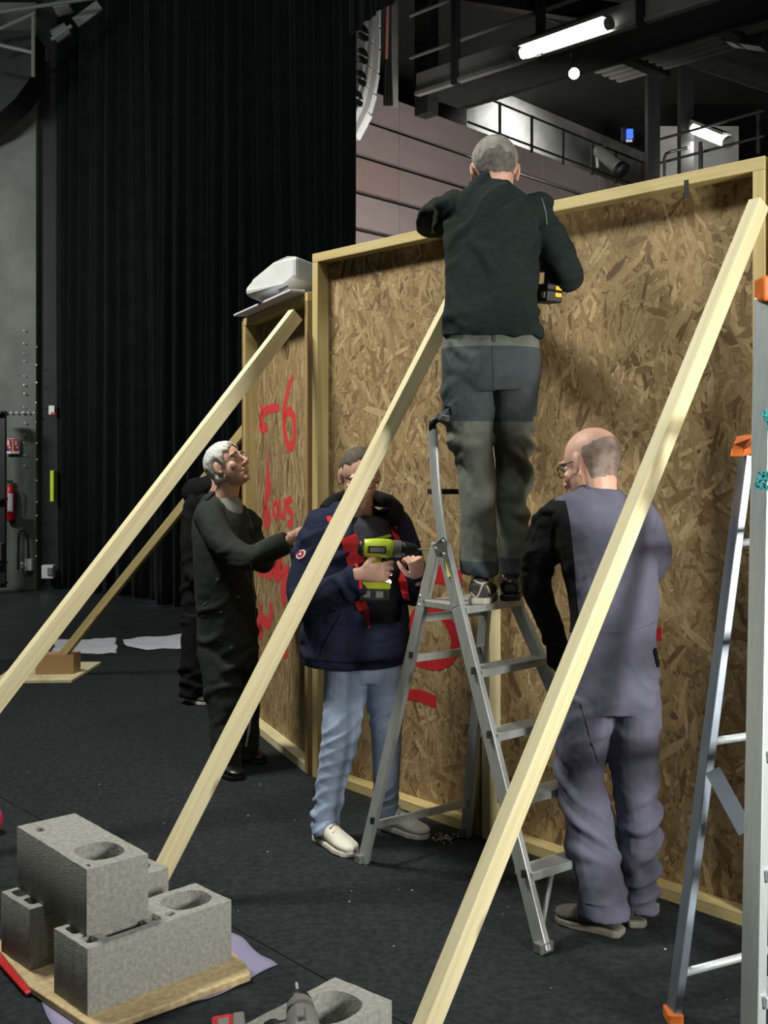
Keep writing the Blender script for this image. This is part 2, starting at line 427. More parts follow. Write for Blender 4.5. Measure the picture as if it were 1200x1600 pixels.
for ri in range(len(rows)-1):
    ztop, zbot = rows[ri], rows[ri+1]
    for k in range(-1, 6):
        s0 = js[0]+k*sp; brown = (ri == 2 and k == -1)
        zc = (ztop+zbot)/2; h = (ztop-zbot)/2-.035
        key = (round(h, 3), brown)
        if key not in shared:
            o = mk('acoustic_panel', Bag().box((0, 0, 0), (sp/2-.012, .04, h)), M['acoustic2'] if brown else M['acoustic'], bevel=.006)
            shared[key] = o.data; bpy.data.objects.remove(o)
        o = bpy.data.objects.new('acoustic_panel', shared[key]); COL.objects.link(o); o.parent = wr
        o.matrix_basis = Matrix.Translation(base+wdir*(s0+sp/2)-wn*.07+Vector((0, 0, zc)))@Mr.to_4x4()
# gallery behind: ledge plaster wall
def seg_wall(a, b, th, z0, z1, m, name):
    a = Vector(a); b = Vector(b); t = (b-a).normalized(); n = Vector((t.y, -t.x, 0))*th
    return struct(mk(name, Bag().prism([a, b, b-n, a-n], z0, z1), m))
gb = base+wdir*0-wn*1.6
seg_wall(gb+wdir*.6, gb+wdir*5.05, .2, 5.6, 9.2, M['dark_wall'], 'wall_gallery')
seg_wall(gb+wdir*5.05, gb+wdir*13, .2, 5.0, 9.2, M['plaster'], 'wall_gallery')
seg_wall(gb+wdir*13, gb+wdir*18, .2, 5.0, 9.2, M['dark_wall'], 'wall_gallery')
area('gallery_wall_lamp', gb+wdir*6.3+wn*1.3+Vector((0, 0, 8.9)), gb+wdir*6.6+Vector((0, 0, 7.6)), .9, .2, 70)
# gallery railing
gr = thing('gallery_railing', 'thin dark steel railing along the top of the panelled hall wall', 'railing', base+wdir*3+Vector((0, 0, 6.4)))
def on_rail(px, py):
    s = s_at(px); p = base+wdir*s; return Vector((p.x, p.y, CH-(py-HOR)*p.y/FPX))
A1 = on_rail(700, 130); zt = on_rail(765, 155).z; zb = on_rail(765, 205).z
s_a, s_b = s_at(731), s_at(1010)
for zz, nm in ((zt, 'top_rail'), (zb+.02, 'bottom_rail')):
    mk(nm, Bag().tube([base+wdir*s_a+Vector((0, 0, zz)), base+wdir*s_b+Vector((0, 0, zz))], .022, 8), M['steel_dark'], gr)
for px in (781, 831, 880, 925, 962, 1003):
    p = base+wdir*s_at(px); mk('post', Bag().tube([p+Vector((0, 0, zb-.1)), p+Vector((0, 0, zt+.02))], .028, 8), M['steel_dark'], gr)
# columns at right of gallery + far lit wall
for (x0, x1, d) in ((1010, 1029, 17), (1061, 1081, 16)):
    a = pt(x0, 270, d); b = pt(x1, 270, d)
    tag(mk('steel_column', Bag().box(((a.x+b.x)/2, d, 6), ((b.x-a.x)/2, .1, 2.8)), M['black']), 'black steel column right of the gallery railing, %s' % ('left one of the two' if x0 < 1050 else 'beside the far tube light'), 'column')
struct(mk('wall_far', Bag().box((pt(1090, 270, 22).x, 22, 6.0), (.78, .1, 2.1)), M['plaster']))
area('far_gallery_lamp', (pt(1100, 200, 19).x, 19, 8.2), (pt(1090, 230, 22).x, 22, 6.6), .8, .2, 16)
# railing in the far gallery
g2 = thing('gallery_railing', 'short railing with a bent end in front of the far lit recess', 'railing', pt(1075, 270, 15.5))
for (xa, ya, xb, yb) in ((1030, 218, 1195, 172), (1030, 255, 1195, 212)):
    mk('top_rail', Bag().tube([pt(xa, ya, 15.7), pt(xb, yb, 14.4)], .02, 8), M['steel_dark'], g2)
mk('bent_end', Bag().tube([pt(1038, 275, 15.4), pt(1038, 248, 15.4), pt(1041, 240, 15.4), pt(1048, 237, 15.3), pt(1075, 231, 15.2)], .022, 8), M['steel_dark'], g2)
for px, y0, y1 in ((1095, 222, 265), (1185, 172, 240)): mk('post', Bag().tube([pt(px, y0, 14.9), pt(px, y1, 14.9)], .03, 8), M['steel_dark'], g2)
# ------------------------------------------------------------------ catwalk
cdv = Vector((-1700/1740, 1, 0)).normalized()*-1      # runs to the right and towards the camera
cn = Vector((-cdv.y, cdv.x, 0))                         # away from the camera
if cn.y < 0: cn = -cn
CD = 13.8
ca = pt(650, 150, CD); czb = ca.z
cw = thing('catwalk', 'dark steel catwalk with grey fascia crossing under the ceiling at top right', 'catwalk', ca)
def cp(s, n, z): return Vector((ca.x, ca.y, 0))+cdv*s+cn*n+Vector((0, 0, z))
zf = CH-(118-HOR)*CD/FPX
def cbox(s0, s1, n0, n1, z0, z1): 
    q = [cp(s0, n0, 0), cp(s1, n0, 0), cp(s1, n1, 0), cp(s0, n1, 0)]; return Bag().prism(q, z0, z1)
mk('fascia', cbox(0, 7.5, 0, .06, czb, czb+.28), M['steel_grey'], cw, bevel=.004)
mk('lip', cbox(0, 7.5, -.03, .0, czb-.0, czb+.045), M['steel_grey'], cw)
mk('fascia', cbox(0, 7.5, .8, .85, czb, czb+.2), M['steel_dark'], cw)
mk('deck', cbox(0, 7.5, .06, .8, czb+.02, czb+.06), M['steel_dark'], cw)
for zz in (.62, 1.15):
    mk('handrail', Bag().tube([cp(-.15, .05, czb+zz-.1), cp(7.5, .05, czb+zz-.1)], .024, 8), M['steel_grey'], cw)
for s in (.63, 1.9, 3.2, 4.5, 5.8): mk('post', cbox(s, s+.08, -.05, .03, czb-.02, czb+1.15), M['steel_dark'], cw)
mk('hanger', cbox(-.12, .1, .1, .3, czb-.2, czb+3), M['steel_dark'], cw)
for k in range(5):
    mk('rib', cbox(1.9, 6.6, .92+k*.15, .99+k*.15, czb+.08, czb+.16), M['steel_grey'], cw)
for s in (2.4, 3.6): mk('cross_beam', cbox(s, s+.14, .85, 1.7, czb+.02, czb+.1), M['steel_dark'], cw)
# tube light on the catwalk
def at_n(px, n, py):
    q = (px-600)/FPX; o = cp(0, n, 0); s = (q*o.y-o.x)/(cdv.x-q*cdv.y); p = cp(s, n, 0); return Vector((p.x, p.y, CH-(py-HOR)*p.y/FPX))
def tube_light(a, b, r, label, hous=True, pw=60):
    t = thing('tube_light', label, 'lamp', (a+b)/2)
    ax = (b-a).normalized()
    mk('tube', Bag().tube([a, b], r, 14), M['tube'], t, smooth=True)
    for e, sg in ((a, -1), (b, 1)): mk('end_cap', Bag().tube([e, e+ax*sg*.06], r*1.15, 14), M['steel_grey'], t)
    mk('housing', Bag().bar(a+Vector((0, 0, r+.03)), b+Vector((0, 0, r+.03)), .16, .04), M['steel_grey'], t)
    l = bpy.data.lights.new('tube_glow', 'AREA'); l.shape = 'RECTANGLE'; l.size = (b-a).length; l.size_y = .08; l.energy = pw
    o = bpy.data.objects.new('tube_glow', l); COL.objects.link(o); sd = ax; fw = Vector((0, 0, -1))
    o.matrix_world = Matrix.Translation((a+b)/2-Vector((0, 0, r+.02)))@Matrix((sd, fw.cross(sd)*-1, -fw)).transposed().to_4x4()
    return t
tube_light(at_n(816, -.12, 84), at_n(948, -.12, 38), .055, 'bright fluorescent tube hung on the front of the catwalk', pw=120)
tube_light(pt(1085, 201, 15.9), pt(1136, 222, 15.3), .075, 'short fluorescent tube glowing in the far gallery recess at right', pw=18)
b_ = thing('ceiling_bulb', 'small round white lamp glowing just below the catwalk tube light', 'lamp', pt(897, 115, 11.3))
mk('bulb', Bag().ball(pt(897, 115, 11.3), .055), M['bulb'], b_, smooth=True)
mk('socket', Bag().tube([pt(897, 107, 11.3), pt(897, 84, 11.3)], .03, 10), M['steel_dark'], b_)
bl = thing('signal_lamp', 'blue glowing signal lamp with white tag on the gallery wall', 'lamp', pt(984, 210, 18))
mk('lens', Bag().box(pt(984, 209, 17.9), (.05, .03, .075)), M['blue'], bl, bevel=.01)
mk('backplate', Bag().box(pt(981, 210, 18), (.1, .03, .11)), M['black'], bl)
mk('tag', Bag().box(pt(983, 220, 17.9), (.05, .01, .02)), M['white_metal'], bl)
# spotlight
sp_ = thing('spotlight', 'silver stage spotlight clamped to the gallery railing', 'spotlight', pt(950, 250, 23.1))
a, b = pt(938, 238, 23.1), pt(966, 262, 22.9); ax = (b-a)
mk('housing', Bag().tube([a-ax*.25, a-ax*.2, a, b-ax*.15, b], [.05, .12, .14, .14, .16], 18), M['steel_grey'], sp_, smooth=True)
mk('lens_hood', Bag().tube([b, b+ax*.28], [.17, .18], 18), M['black'], sp_, smooth=True)
mk('yoke', Bag().tube([pt(934, 262, 23.1), pt(932, 236, 23.1), pt(944, 226, 23.1), pt(950, 240, 23.1)], [.03]*4, 8), M['alu'], sp_)
mk('clamp', Bag().box(pt(944, 226, 23.1), (.07, .2, .1)), M['black'], sp_)
# ceiling beams / ducts
for i, (xa, ya, xb, yb, d0, d1, r) in enumerate(((400, -60, 1200, 60, 17, 12, .12), (700, -30, 1260, 150, 19, 14, .1))):
    tag(mk('ceiling_beam', Bag().bar(pt(xa, ya, d0), pt(xb, yb, d1), r*2, r*2), M['steel_dark']), ['dark steel beam under the ceiling above the catwalk', 'dark steel beam above the gallery at right'][i], 'beam')
tag(mk('ceiling_pipe', Bag().tube([pt(1040, 16, 13), pt(1200, -22, 11.5)], .045, 10), M['steel_grey'], smooth=True), 'grey pipe under the ceiling in the upper right corner', 'pipe')
q = thing('pipe_clamp', 'small pale clamp hanging from the ceiling in the upper right corner', 'clamp', pt(1175, 15, 12.4))
mk('jaw', Bag().box(pt(1178, 12, 12.4), (.06, .03, .03)), M['white_metal'], q, bevel=.005)
mk('hook', Bag().box(pt(1174, 20, 12.4), (.025, .03, .04)), M['white_metal'], q, bevel=.005)
# ------------------------------------------------------------------ column, line array at centre top
tag(mk('steel_column', Bag().box(pt(617, 60, 14.6)+Vector((0, 0, 0)), (.042, .1, .88)), M['steel_grey']), 'grey steel column right of the white loudspeaker array', 'column')
st = thing('cable_stack', 'post with orange light painted on its upper half and black knotted cables below', 'lit_post', pt(606, 100, 14))
mk('lit_post', Bag().bar(pt(606, 10, 14), pt(604, 95, 14), .03, .01, up=(0, 1, 0)), mat('orange_lit_post', (150, 92, 74), .8), st)  # orange light falling on the post is put into its colour
for k, dx in enumerate((-2, 2, 6)): mk('cable', Bag().tube([pt(604, 95, 14), pt(604+dx, 105, 14), pt(604+dx*1.3, 165, 14)], .02, 8), M['black'], st)
la = thing('line_array', 'curved hanging array of white loudspeaker cabinets with black oval ports', 'speaker', pt(572, 110, 13.2))
rights = [(592, 0), (592, 34), (592, 68), (590, 106), (585, 138), (577, 168), (557, 208)]
lefts = [(553, 0), (553, 34), (552, 70), (551, 106), (549, 140), (542, 170), (528, 208)]
for i in range(6):
    (xr0, yr0), (xr1, yr1) = rights[i], rights[i+1]; (xl0, yl0), (xl1, yl1) = lefts[i], lefts[i+1]
    quad = [pt(xl0, yl0+1, 13.3), pt(xr0-8, yr0+1, 13.2), pt(xr1-8, yr1-1.5, 13.2), pt(xl1, yl1-1.5, 13.3)]
    cb = mk('cabinet', Bag().slab(quad, .45), M['white_metal'], la, bevel=.008)
    mk('side_rail', Bag().slab([pt(xr0-8, yr0, 13.0), pt(xr0, yr0, 13.0), pt(xr1, yr1, 13.0), pt(xr1-8, yr1, 13.0)], .06), M['white_metal'], la)
    cx = (xl0+xr0-8+xl1+xr1-8)/4+1; cy = (yl0+yr0+yl1+yr1)/4
    for dy, r in ((-2.2, 0), (2.2, 1)):
        cc = pt(cx, cy+dy, 12.93); poly = []
        for k in range(13):
            th = math.pi*k/12*(1 if r else -1); poly.append(cc+Vector((.052*math.cos(th), .0, -.072*math.sin(th)-.03*math.cos(th))))
        if len(poly) > 2: mk('port', Bag().slab(poly, .03), M['black'], la)
# ------------------------------------------------------------------ curtains
def curtain(name, pts, z0, z1, fold, amp, m, label, seed=1):
    P = spline(pts, 12); L = 0; path = [(P[0], 0)]
    for i in range(1, len(P)):
        L += np.linalg.norm(P[i]-P[i-1]); path.append((P[i], L))
    n = int(L/.018); vs = []; nz = 14; ll = [q[1] for q in path]
    X = np.interp(np.linspace(0, L, n), ll, [q[0][0] for q in path]); Y = np.interp(np.linspace(0, L, n), ll, [q[0][1] for q in path])
    s = np.linspace(0, L, n); t0 = np.array([X[-1]-X[0], Y[-1]-Y[0]]); t0 /= np.linalg.norm(t0); nn = (t0[1], -t0[0])
    for k in range(nz):
        z = z0+(z1-z0)*k/(nz-1); q = np.stack([s*1.1, np.full(n, z*.12), np.full(n, seed*3.)], 1)
        ph = s*2*math.pi/fold+2.4*vnoise(q, seed)+.5*vnoise(q*3.1, seed+3)
        a = amp*(.55+.45*vnoise(q*1.7+5, seed+2))
        o = a*np.sign(np.sin(ph))*np.abs(np.sin(ph))**.75+.25*amp*np.sin(ph*2.3+1)
        for i in range(n): vs.append((X[i]+nn[0]*o[i], Y[i]+nn[1]*o[i], z))
    fs = [(k*n+i, k*n+i+1, (k+1)*n+i+1, (k+1)*n+i) for k in range(nz-1) for i in range(n-1)]
    o = mk(name, Bag().add(vs, fs), m, smooth=True, fix=False); q = o.modifiers.new('thick', 'SOLIDIFY'); q.thickness = .006
    o['wl'] = Vector((0, 0, 0)); return tag(o, label, 'curtain', None)
curtain('stage_curtain', [(-3.99, 13.55), (-3.1, 12.8), (-2.28, 12.1)], .03, 9.0, .26, .075, M['curtain'], 'tall black pleated curtain at the back, left part beside the concrete pillar')
curtain('stage_curtain', [(-2.45, 11.95), (-1.2, 11.1), (-.27, 10.45)], .03, 9.0, .24, .08, M['curtain'], 'tall black pleated curtain at the back, right part behind the wooden panels', 4)
curtain('curtain_border', [pt(548, 46, 9.6)[:2], pt(600, 20, 9.0)[:2], pt(700, -30, 8.4)[:2]], 5.24, 7.5, .3, .03, M['curtain'], 'short black border curtain at the top above the loudspeaker array', 6)
# upper left corner: rigging
rg = thing('lighting_truss', 'dim truss with pipes and hanging lamps in the upper left corner', 'truss', pt(40, 60, 12))
for (a, b) in (((-10, 68), (52, 82)), ((-10, 20), (160, -5)), ((52, 25), (52, 120)), ((0, 45), (55, 20)), ((80, 62), (112, 40))):
    mk('pipe', Bag().tube([pt(*a, 12), pt(*b, 12)], .022, 8), M['steel_grey'], rg)
mk('lamp_can', Bag().tube([pt(86, 16, 12.2), pt(108, 6, 12.2)], [.08, .1], 14), M['steel_grey'], rg)
mk('lamp_can', Bag().tube([pt(84, 58, 12.2), pt(106, 44, 12.2)], [.08, .07], 14), M['steel_grey'], rg)
mk('fringed_batten', Bag().bar(pt(118, 36, 12.3), pt(156, 8, 12.3), .03, .12), M['steel_grey'], rg)
tag(mk('dark_slab', Bag().slab([pt(-120, 60, 12.9), pt(60, 60, 12.9), pt(60, 130, 12.9), pt(35, 165, 12.9), pt(-10, 205, 12.9), pt(-120, 260, 12.9)], .5), M['black']), 'black slab with a slanted lower edge at the upper left', 'stairs')  # black slab across the top of the pillar, lower edge slanted
# ------------------------------------------------------------------ things on the left pillar (d 13.4)
D = 13.42
ex = thing('fire_extinguisher', 'red fire extinguisher hanging on the concrete pillar', 'extinguisher', pt(16, 815, D))
mk('cylinder', Bag().tube([pt(16, 814, D-.035), pt(16, 811, D-.035), pt(16, 768, D-.035), pt(16, 761, D-.035), pt(16, 757, D-.035)], [.05, .062, .062, .04, .02], 18), M['red'], ex, smooth=True)
mk('valve', Bag().box(pt(15, 753, D-.035), (.03, .02, .02)), M['black'], ex)
mk('hose', Bag().tube([pt(18, 753, D-.15), pt(23, 760, D-.15), pt(22, 790, D-.15)], .01, 8), M['black'], ex)
mk('label_plate', Bag().slab([pt(12, 770, D-.1), pt(20, 772, D-.1), pt(20, 800, D-.1), pt(12, 800, D-.1)], .004), M['white'], ex)
for x0, nm, c3 in ((8, 'red and blue square fire safety sign above the extinguisher', 1), (20, 'red square fire safety sign next to the blue one', 0)):
    s_ = thing('safety_sign', nm, 'sign', pt(x0+5, 697, D-.03))
    mk('plate', Bag().box(pt(x0+5, 697, D-.03), (.042, .006, .092)), M['white_metal'], s_)
    mk('field', Bag().box(pt(x0+5, 695, D-.04), (.034, .004, .07)), M['red'], s_)
    mk('symbol', Bag().box(pt(x0+5, 692, D-.046), (.012, .003, .03)).box(pt(x0+7, 699, D-.046), (.01, .003, .012)), M['white_metal'], s_)
    if c3: mk('blue_field', Bag().box(pt(x0+2, 701, D-.048), (.018, .003, .022)), mat('sign_blue', (40, 60, 170)), s_)
q = thing('wall_switch', 'small white device with red window near the curtain edge', 'switch', pt(82, 641, D))
mk('body', Bag().box(pt(82, 641, D-.0), (.036, .04, .055)), M['white_metal'], q, bevel=.006); mk('window', Bag().box(pt(83, 646, D-.045), (.026, .004, .014)), M['red'], q)
tag(mk('marker_strip', Bag().box(pt(84, 759, D-.0), (.02, .08, .185)), mat('neon_yellow', (196, 220, 40), .6, var=.03)), 'neon yellow vertical marker strip beside the curtain', 'marker')
q = thing('socket_box', 'white wall socket box low on the dark pillar face', 'socket', pt(75, 893, D))
mk('body', Bag().box(pt(76, 893, D-.02), (.07, .06, .08)), M['white_metal'], q, bevel=.008); mk('cover', Bag().box(pt(78, 893, D-.09), (.03, .01, .045)), M['steel_grey'], q, bevel=.004)
q = thing('socket_box', 'white multi-outlet box with cable low on the grey pillar', 'socket', pt(44, 882, D))
mk('body', Bag().box(pt(46, 882, D-.04), (.04, .05, .07)), M['white_metal'], q, bevel=.006)
for k in range(4): mk('outlet', Bag().box(pt(35+(k % 2)*5, 880+k*3, D-.06), (.012, .03, .01)), M['white_metal'], q)
mk('cable', Bag().tube([pt(45, 873, D-.05), pt(43, 835, D-.05), pt(38, 829, D-.05), pt(32, 830, D-.05), pt(29, 836, D-.05), pt(28, 890, D-.05)], .012, 8), M['black'], q)
q = thing('equipment_rack', 'black equipment rack cut by the left edge of the picture', 'rack', pt(0, 915, 13))
for x in (-14, 5): mk('upright', Bag().box(pt(x, 780, 13), (.03, .03, 1.03)), M['black'], q)
for y in (645, 780, 880, 912): mk('shelf', Bag().box(pt(-5, y, 13), (.09, .12, .012)), M['black'], q)
mk('device', Bag().box(pt(-3, 862, 12.95), (.06, .08, .1)), M['steel_grey'], q, bevel=.01)
sc_ = Bag()
for k in range(26):
    x, y = (38, 520+k*16) if k < 14 else (57, 540+(k-14)*30); sc_.ball(pt(x+random.uniform(-1, 1), y+random.uniform(-5, 5), D-.012), .008+.006*random.random(), seg=6, rg=4)
for k in range(6): sc_.ball(pt(8+k*9, 645, D-.012), .014, seg=6, rg=4)
tag(mk('paint_chips', sc_, M['white_metal']), 'pale screw heads and chips dotted down the concrete pillar', 'screws', kind='stuff')

# ------------------------------------------------------------------ wooden stage panels
boards = []
def strands(par, o, u, n, w, z0, z1, count, vert=False, seed=0):
    R = random.Random(seed); vs = []; fs = []; mi = []
    for k in range(count):
        ln = R.uniform(.06, .18); wd_ = R.uniform(.010, .034); 
        if R.random() < .25: ln *= .5; wd_ *= .6
        if R.random() < .1: ln *= 1.25; wd_ *= 1.3
        th = R.gauss(math.pi/2, .3) if vert else R.gauss(math.pi/2, .75)
        cx = R.uniform(.02, w-.02); cz = R.uniform(z0+.02, z1-.02); off = .0002+.0016*R.random()
        c, s = math.cos(th), math.sin(th); pts = []
        for (a, b) in ((-.5, -R.uniform(.1, .5)), (-.2, -.5), (.3, -R.uniform(.35, .5)), (.5, R.uniform(-.2, .3)), (.1, .5), (-.4, R.uniform(.3, .5))):
            x = cx+a*ln*c-b*wd_*s; z = cz+a*ln*s+b*wd_*c; x = min(max(x, .001), w-.001); z = min(max(z, z0), z1)
            pts.append(o+u*x+n*off+Vector((0, 0, z)))
        i = len(vs); vs += pts; fs.append(tuple(range(i, i+6))); mi.append(R.choices(range(6), [5, 5, 2, 3, 5, 1])[0])
    ob = mk('wood_strands', Bag().add(vs, fs), OS, par, fix=False); ob.data.polygons.foreach_set('material_index', mi)
    ob['kind'] = 'stuff'; return ob
def stage_panel(a, b, H, label, studs=('pine_y', 'pine_y'), vert=False, cnt=9000, top='pine_y', bot='pine_y', seed=0, hidden=False, mids=()):
    a = Vector((a[0], a[1], 0)); b = Vector((b[0], b[1], 0)); u = (b-a).normalized(); w = (b-a).length
    n = Vector((u.y, -u.x, 0))
    if n.dot(Vector((0, 0, 0))-(a+b)/2) < 0: n = -n
    t = thing('stage_flat', label, 'stage flat', a+Vector((0, 0, .005)), 'wooden stage flats of the curved wall')
    Z = Vector((0, 0, 1)); dp = .072; tk = .045
    # front of battens lies on the line a-b, board behind
    bo = mk('osb_board', Bag().prism([a-n*dp, b-n*dp, b-n*(dp+.015), a-n*(dp+.015)], .005, H-.001), M['osb'], t)
    if not hidden: strands(t, a-n*dp, u, n, w, .02, H-.02, cnt, vert, seed)
    up = n
    def bt(nm, p, q, m): return along(nm, p, q, tk, dp-.002, M[m], t, up=n)
    mid = -n*(dp/2)
    bt('top_batten', a+mid+Z*(H-tk/2), b+mid+Z*(H-tk/2), top)
    bt('bottom_batten', a+mid+u*(tk)+Z*(tk/2+.005), b+mid-u*tk+Z*(tk/2+.005), bot)
    bt('stud', a+mid+u*tk/2+Z*.005, a+mid+u*tk/2+Z*(H-tk-.001), studs[0])
    bt('stud', b+mid-u*tk/2+Z*.005, b+mid-u*tk/2+Z*(H-tk-.001), studs[1])
    for s in mids: bt('stud', a+mid+u*s+Z*(.052), a+mid+u*s+Z*(H-tk-.001), 'pine_y')
    boards.append(bo); return t, a, b, u, n
HR = 2.634; HL = 2.45
PR = stage_panel((.412, 4.705), (1.285, 3.76), HR, 'tall strand board panel on the right, behind the man in grey overalls', studs=('pine', 'pine_y'), cnt=9500, seed=3)
PM = stage_panel((-.362, 5.60), (.404, 4.715), HR, 'tall strand board panel in the middle, behind the jeans man and the ladder', studs=('pine_y', 'pine_b'), top='pine_y', cnt=9000, seed=5)
PL = stage_panel((-.856, 6.76), (-.388, 5.635), HL, 'lower strand board panel at left with red arrows and lettering', studs=('pine_y', 'pine_b'), vert=True, cnt=9000, seed=9, bot='pine')
P4 = stage_panel((-.70, 8.0), (-.79, 6.86), HL, 'strand board panel at the hidden far end of the wall, held by the far brace', cnt=10, hidden=True)
P5 = stage_panel((1.295, 3.75), (2.22, 2.95), HR, 'strand board panel outside the right edge of the picture', cnt=10, hidden=True)
tb = bvh(boards)
# red writing on the left panel
pw = PL[0]
def strokes(name, par, lst, m, lab=None):
    for (pts, w) in lst:
        bg = Bag(); ribbon(bg, tb, [tuple(p)+(w,) if len(p) == 2 else tuple(p) for p in pts], w, None, None, lift=.0021, th=.0004)
        if bg.v: mk(name, bg, M[m], par)
strokes('painted_digit', pw, [([(457, 588, 0.0406), (450, 612, 0.0522), (444, 648, 0.058), (446, 678, 0.058), (452, 698, 0.058), (459, 690, 0.0551), (461, 662, 0.0551), (455, 643, 0.0522), (448, 646, 0.0464), (445, 658, 0.0435)], .036)], 'paint', 'red sprayed digit 6')
strokes('painted_arrow', pw, [([(436, 637, 0.0435), (425, 638, 0.0522), (414, 643, 0.0551), (409, 655, 0.058), (408, 668, 0.058)], .04), ([(410, 631, 0.0435), (409, 650, 0.058), (408, 667, 0.0653), (415, 668, 0.058), (418, 666, 0.0435)], .04)], 'paint', 'red sprayed arrow pointing left')
strokes('painted_letter', pw, [
    ([(420, 706, 0.0174), (419, 728, 0.029), (419, 745, 0.0653), (420, 760, 0.1015), (417, 778, 0.0725), (415, 792, 0.0653), (420, 800, 0.058)], .05),
    ([(420, 800, 0.0508), (421, 812, 0.058), (416, 820, 0.058), (414, 810, 0.058), (415, 790, 0.0508)], .04),
    ([(430, 784, 0.0377), (427, 796, 0.0377), (430, 808, 0.0377), (434, 804, 0.0377), (434, 790, 0.0377), (430, 784, 0.0377)], .026),
    ([(438, 780, 0.0377), (439, 802, 0.0377), (442, 808, 0.0377), (446, 800, 0.0377), (446, 778, 0.0377)], .026),
    ([(457, 780, 0.0377), (450, 783, 0.0406), (450, 794, 0.0435), (456, 802, 0.0464), (455, 818, 0.0493), (450, 818, 0.0435)], .03)], 'paint', 'red sprayed word Bous with a long tapering first stroke')
strokes('painted_letter', pw, [
    ([(403, 886, 0.0725), (410, 892, 0.087), (415, 884, 0.0725), (421, 896, 0.087), (427, 884, 0.087), (433, 899, 0.087), (441, 883, 0.1015)], .05), ([(403, 879, 0.058), (442, 880, 0.0725)], .04),
    ([(448, 882, 0.0725), (447, 900, 0.087), (443, 925, 0.1015), (445, 945, 0.0725)], .05), ([(401, 815, 0.0203), (404, 808, 0.0203)], .014)], 'paint', 'red sprayed word half hidden below the sleeve')
strokes('painted_letter', pw, [
    ([(407, 942, 0.0435), (406, 955, 0.0435)], .03), ([(423, 942, 0.0508), (425, 960, 0.058), (419, 975, 0.0725), (410, 965, 0.0725), (405, 975, 0.087), (409, 985, 0.087), (405, 990, 0.0725)], .05),
    ([(444, 985, 0.0725), (445, 1005, 0.0725), (447, 1028, 0.087)], .05)], 'paint', 'red sprayed strokes at hip height')
pm = PM[0]
strokes('painted_ring', pm, [([(662, 951, .045), (685, 955, .05), (703, 975, .055), (712, 1002, .055), (706, 1025, .055), (686, 1038, .05), (662, 1036, .05), (645, 1024, .045), (640, 990, .045), (648, 962, .045), (662, 951, .045)], .05)], 'paint_d', 'wide red sprayed ring seen through the ladder')
strokes('painted_stroke', pm, [([(636, 1085, .05), (655, 1087, .055), (672, 1093, .06), (682, 1097, .05)], .05), ([(642, 900, .1), (672, 897, .09), (698, 899, .08), (722, 903, .06)], .09), ([(640, 900, .06), (637, 930, .06)], .05)], 'paint_d')
strokes('painted_stroke', PR[0], [([(1018, 988, .05), (1034, 991, .05)], .05), ([(1020, 1102, .045), (1034, 1102, .045)], .045)], 'paint_d')
# pale scuffed patch on the board is lit by the lamp; a hinge plate under the top batten
tag(mk('metal_strap', Bag().slab([pt(1069, 282, 3.9), pt(1076, 281, 3.9), pt(1076, 309, 3.93), pt(1069, 310, 3.93)], .004), M['steel_dark'], PR[0]), None, None)
# ------------------------------------------------------------------ timber braces
def brace(a, b, label, w=.045, h=.063, foot=True, m='pine', up=(0, 0, 1)):
    a = Vector(a); b = Vector(b); u = (b-a).normalized()
    o = along('timber_brace', a, b, w, h, M[m], None, up=up, bevel=.003)
    tag(o, label, 'brace', 'slanting pine braces'); return o
topD = pt(1183, 318, 3.70); botD = Vector((.03, 2.78, .04))
# keep the picture line of D: extend through (1163,372) .. (671,1590)
def image_brace(pa, da, pb, db, label, **k):
    A = pt(*pa, da); B = pt(*pb, db); return A, B
A_, B_ = pt(1186, 318, 3.70), pt(672, 1590, 2.86)
t_ = (B_-A_); bz = A_+t_*((A_.z-.03)/(A_.z-B_.z)); brace(bz, A_, 'long pine brace on the right, crossing in front of the man in grey overalls', w=.046, h=.058)
A_, B_ = pt(752, 384, 4.66), pt(246, 1376, 4.02)
t_ = (B_-A_); bz = A_+t_*((A_.z-.045)/(A_.z-B_.z)); brace(bz, A_, 'pine brace in the middle, running down behind the concrete blocks', w=.05, h=.06)
A_, B_ = pt(462, 492, 5.60), pt(72, 996, 4.75)
t_ = (B_-A_); bz = A_+t_*((A_.z-.03)/(A_.z-B_.z)); brace(bz, A_, 'longest pine brace on the left, fixed high on the lettered panel', w=.045, h=.075)
A_, B_ = pt(410, 637, 7.45), pt(106, 1014, 8.13)
t_ = (B_-A_); brace(B_+t_*.02, A_, 'yellowish pine brace farthest left, ending at a wooden block', w=.045, h=.06, m='pine_y')
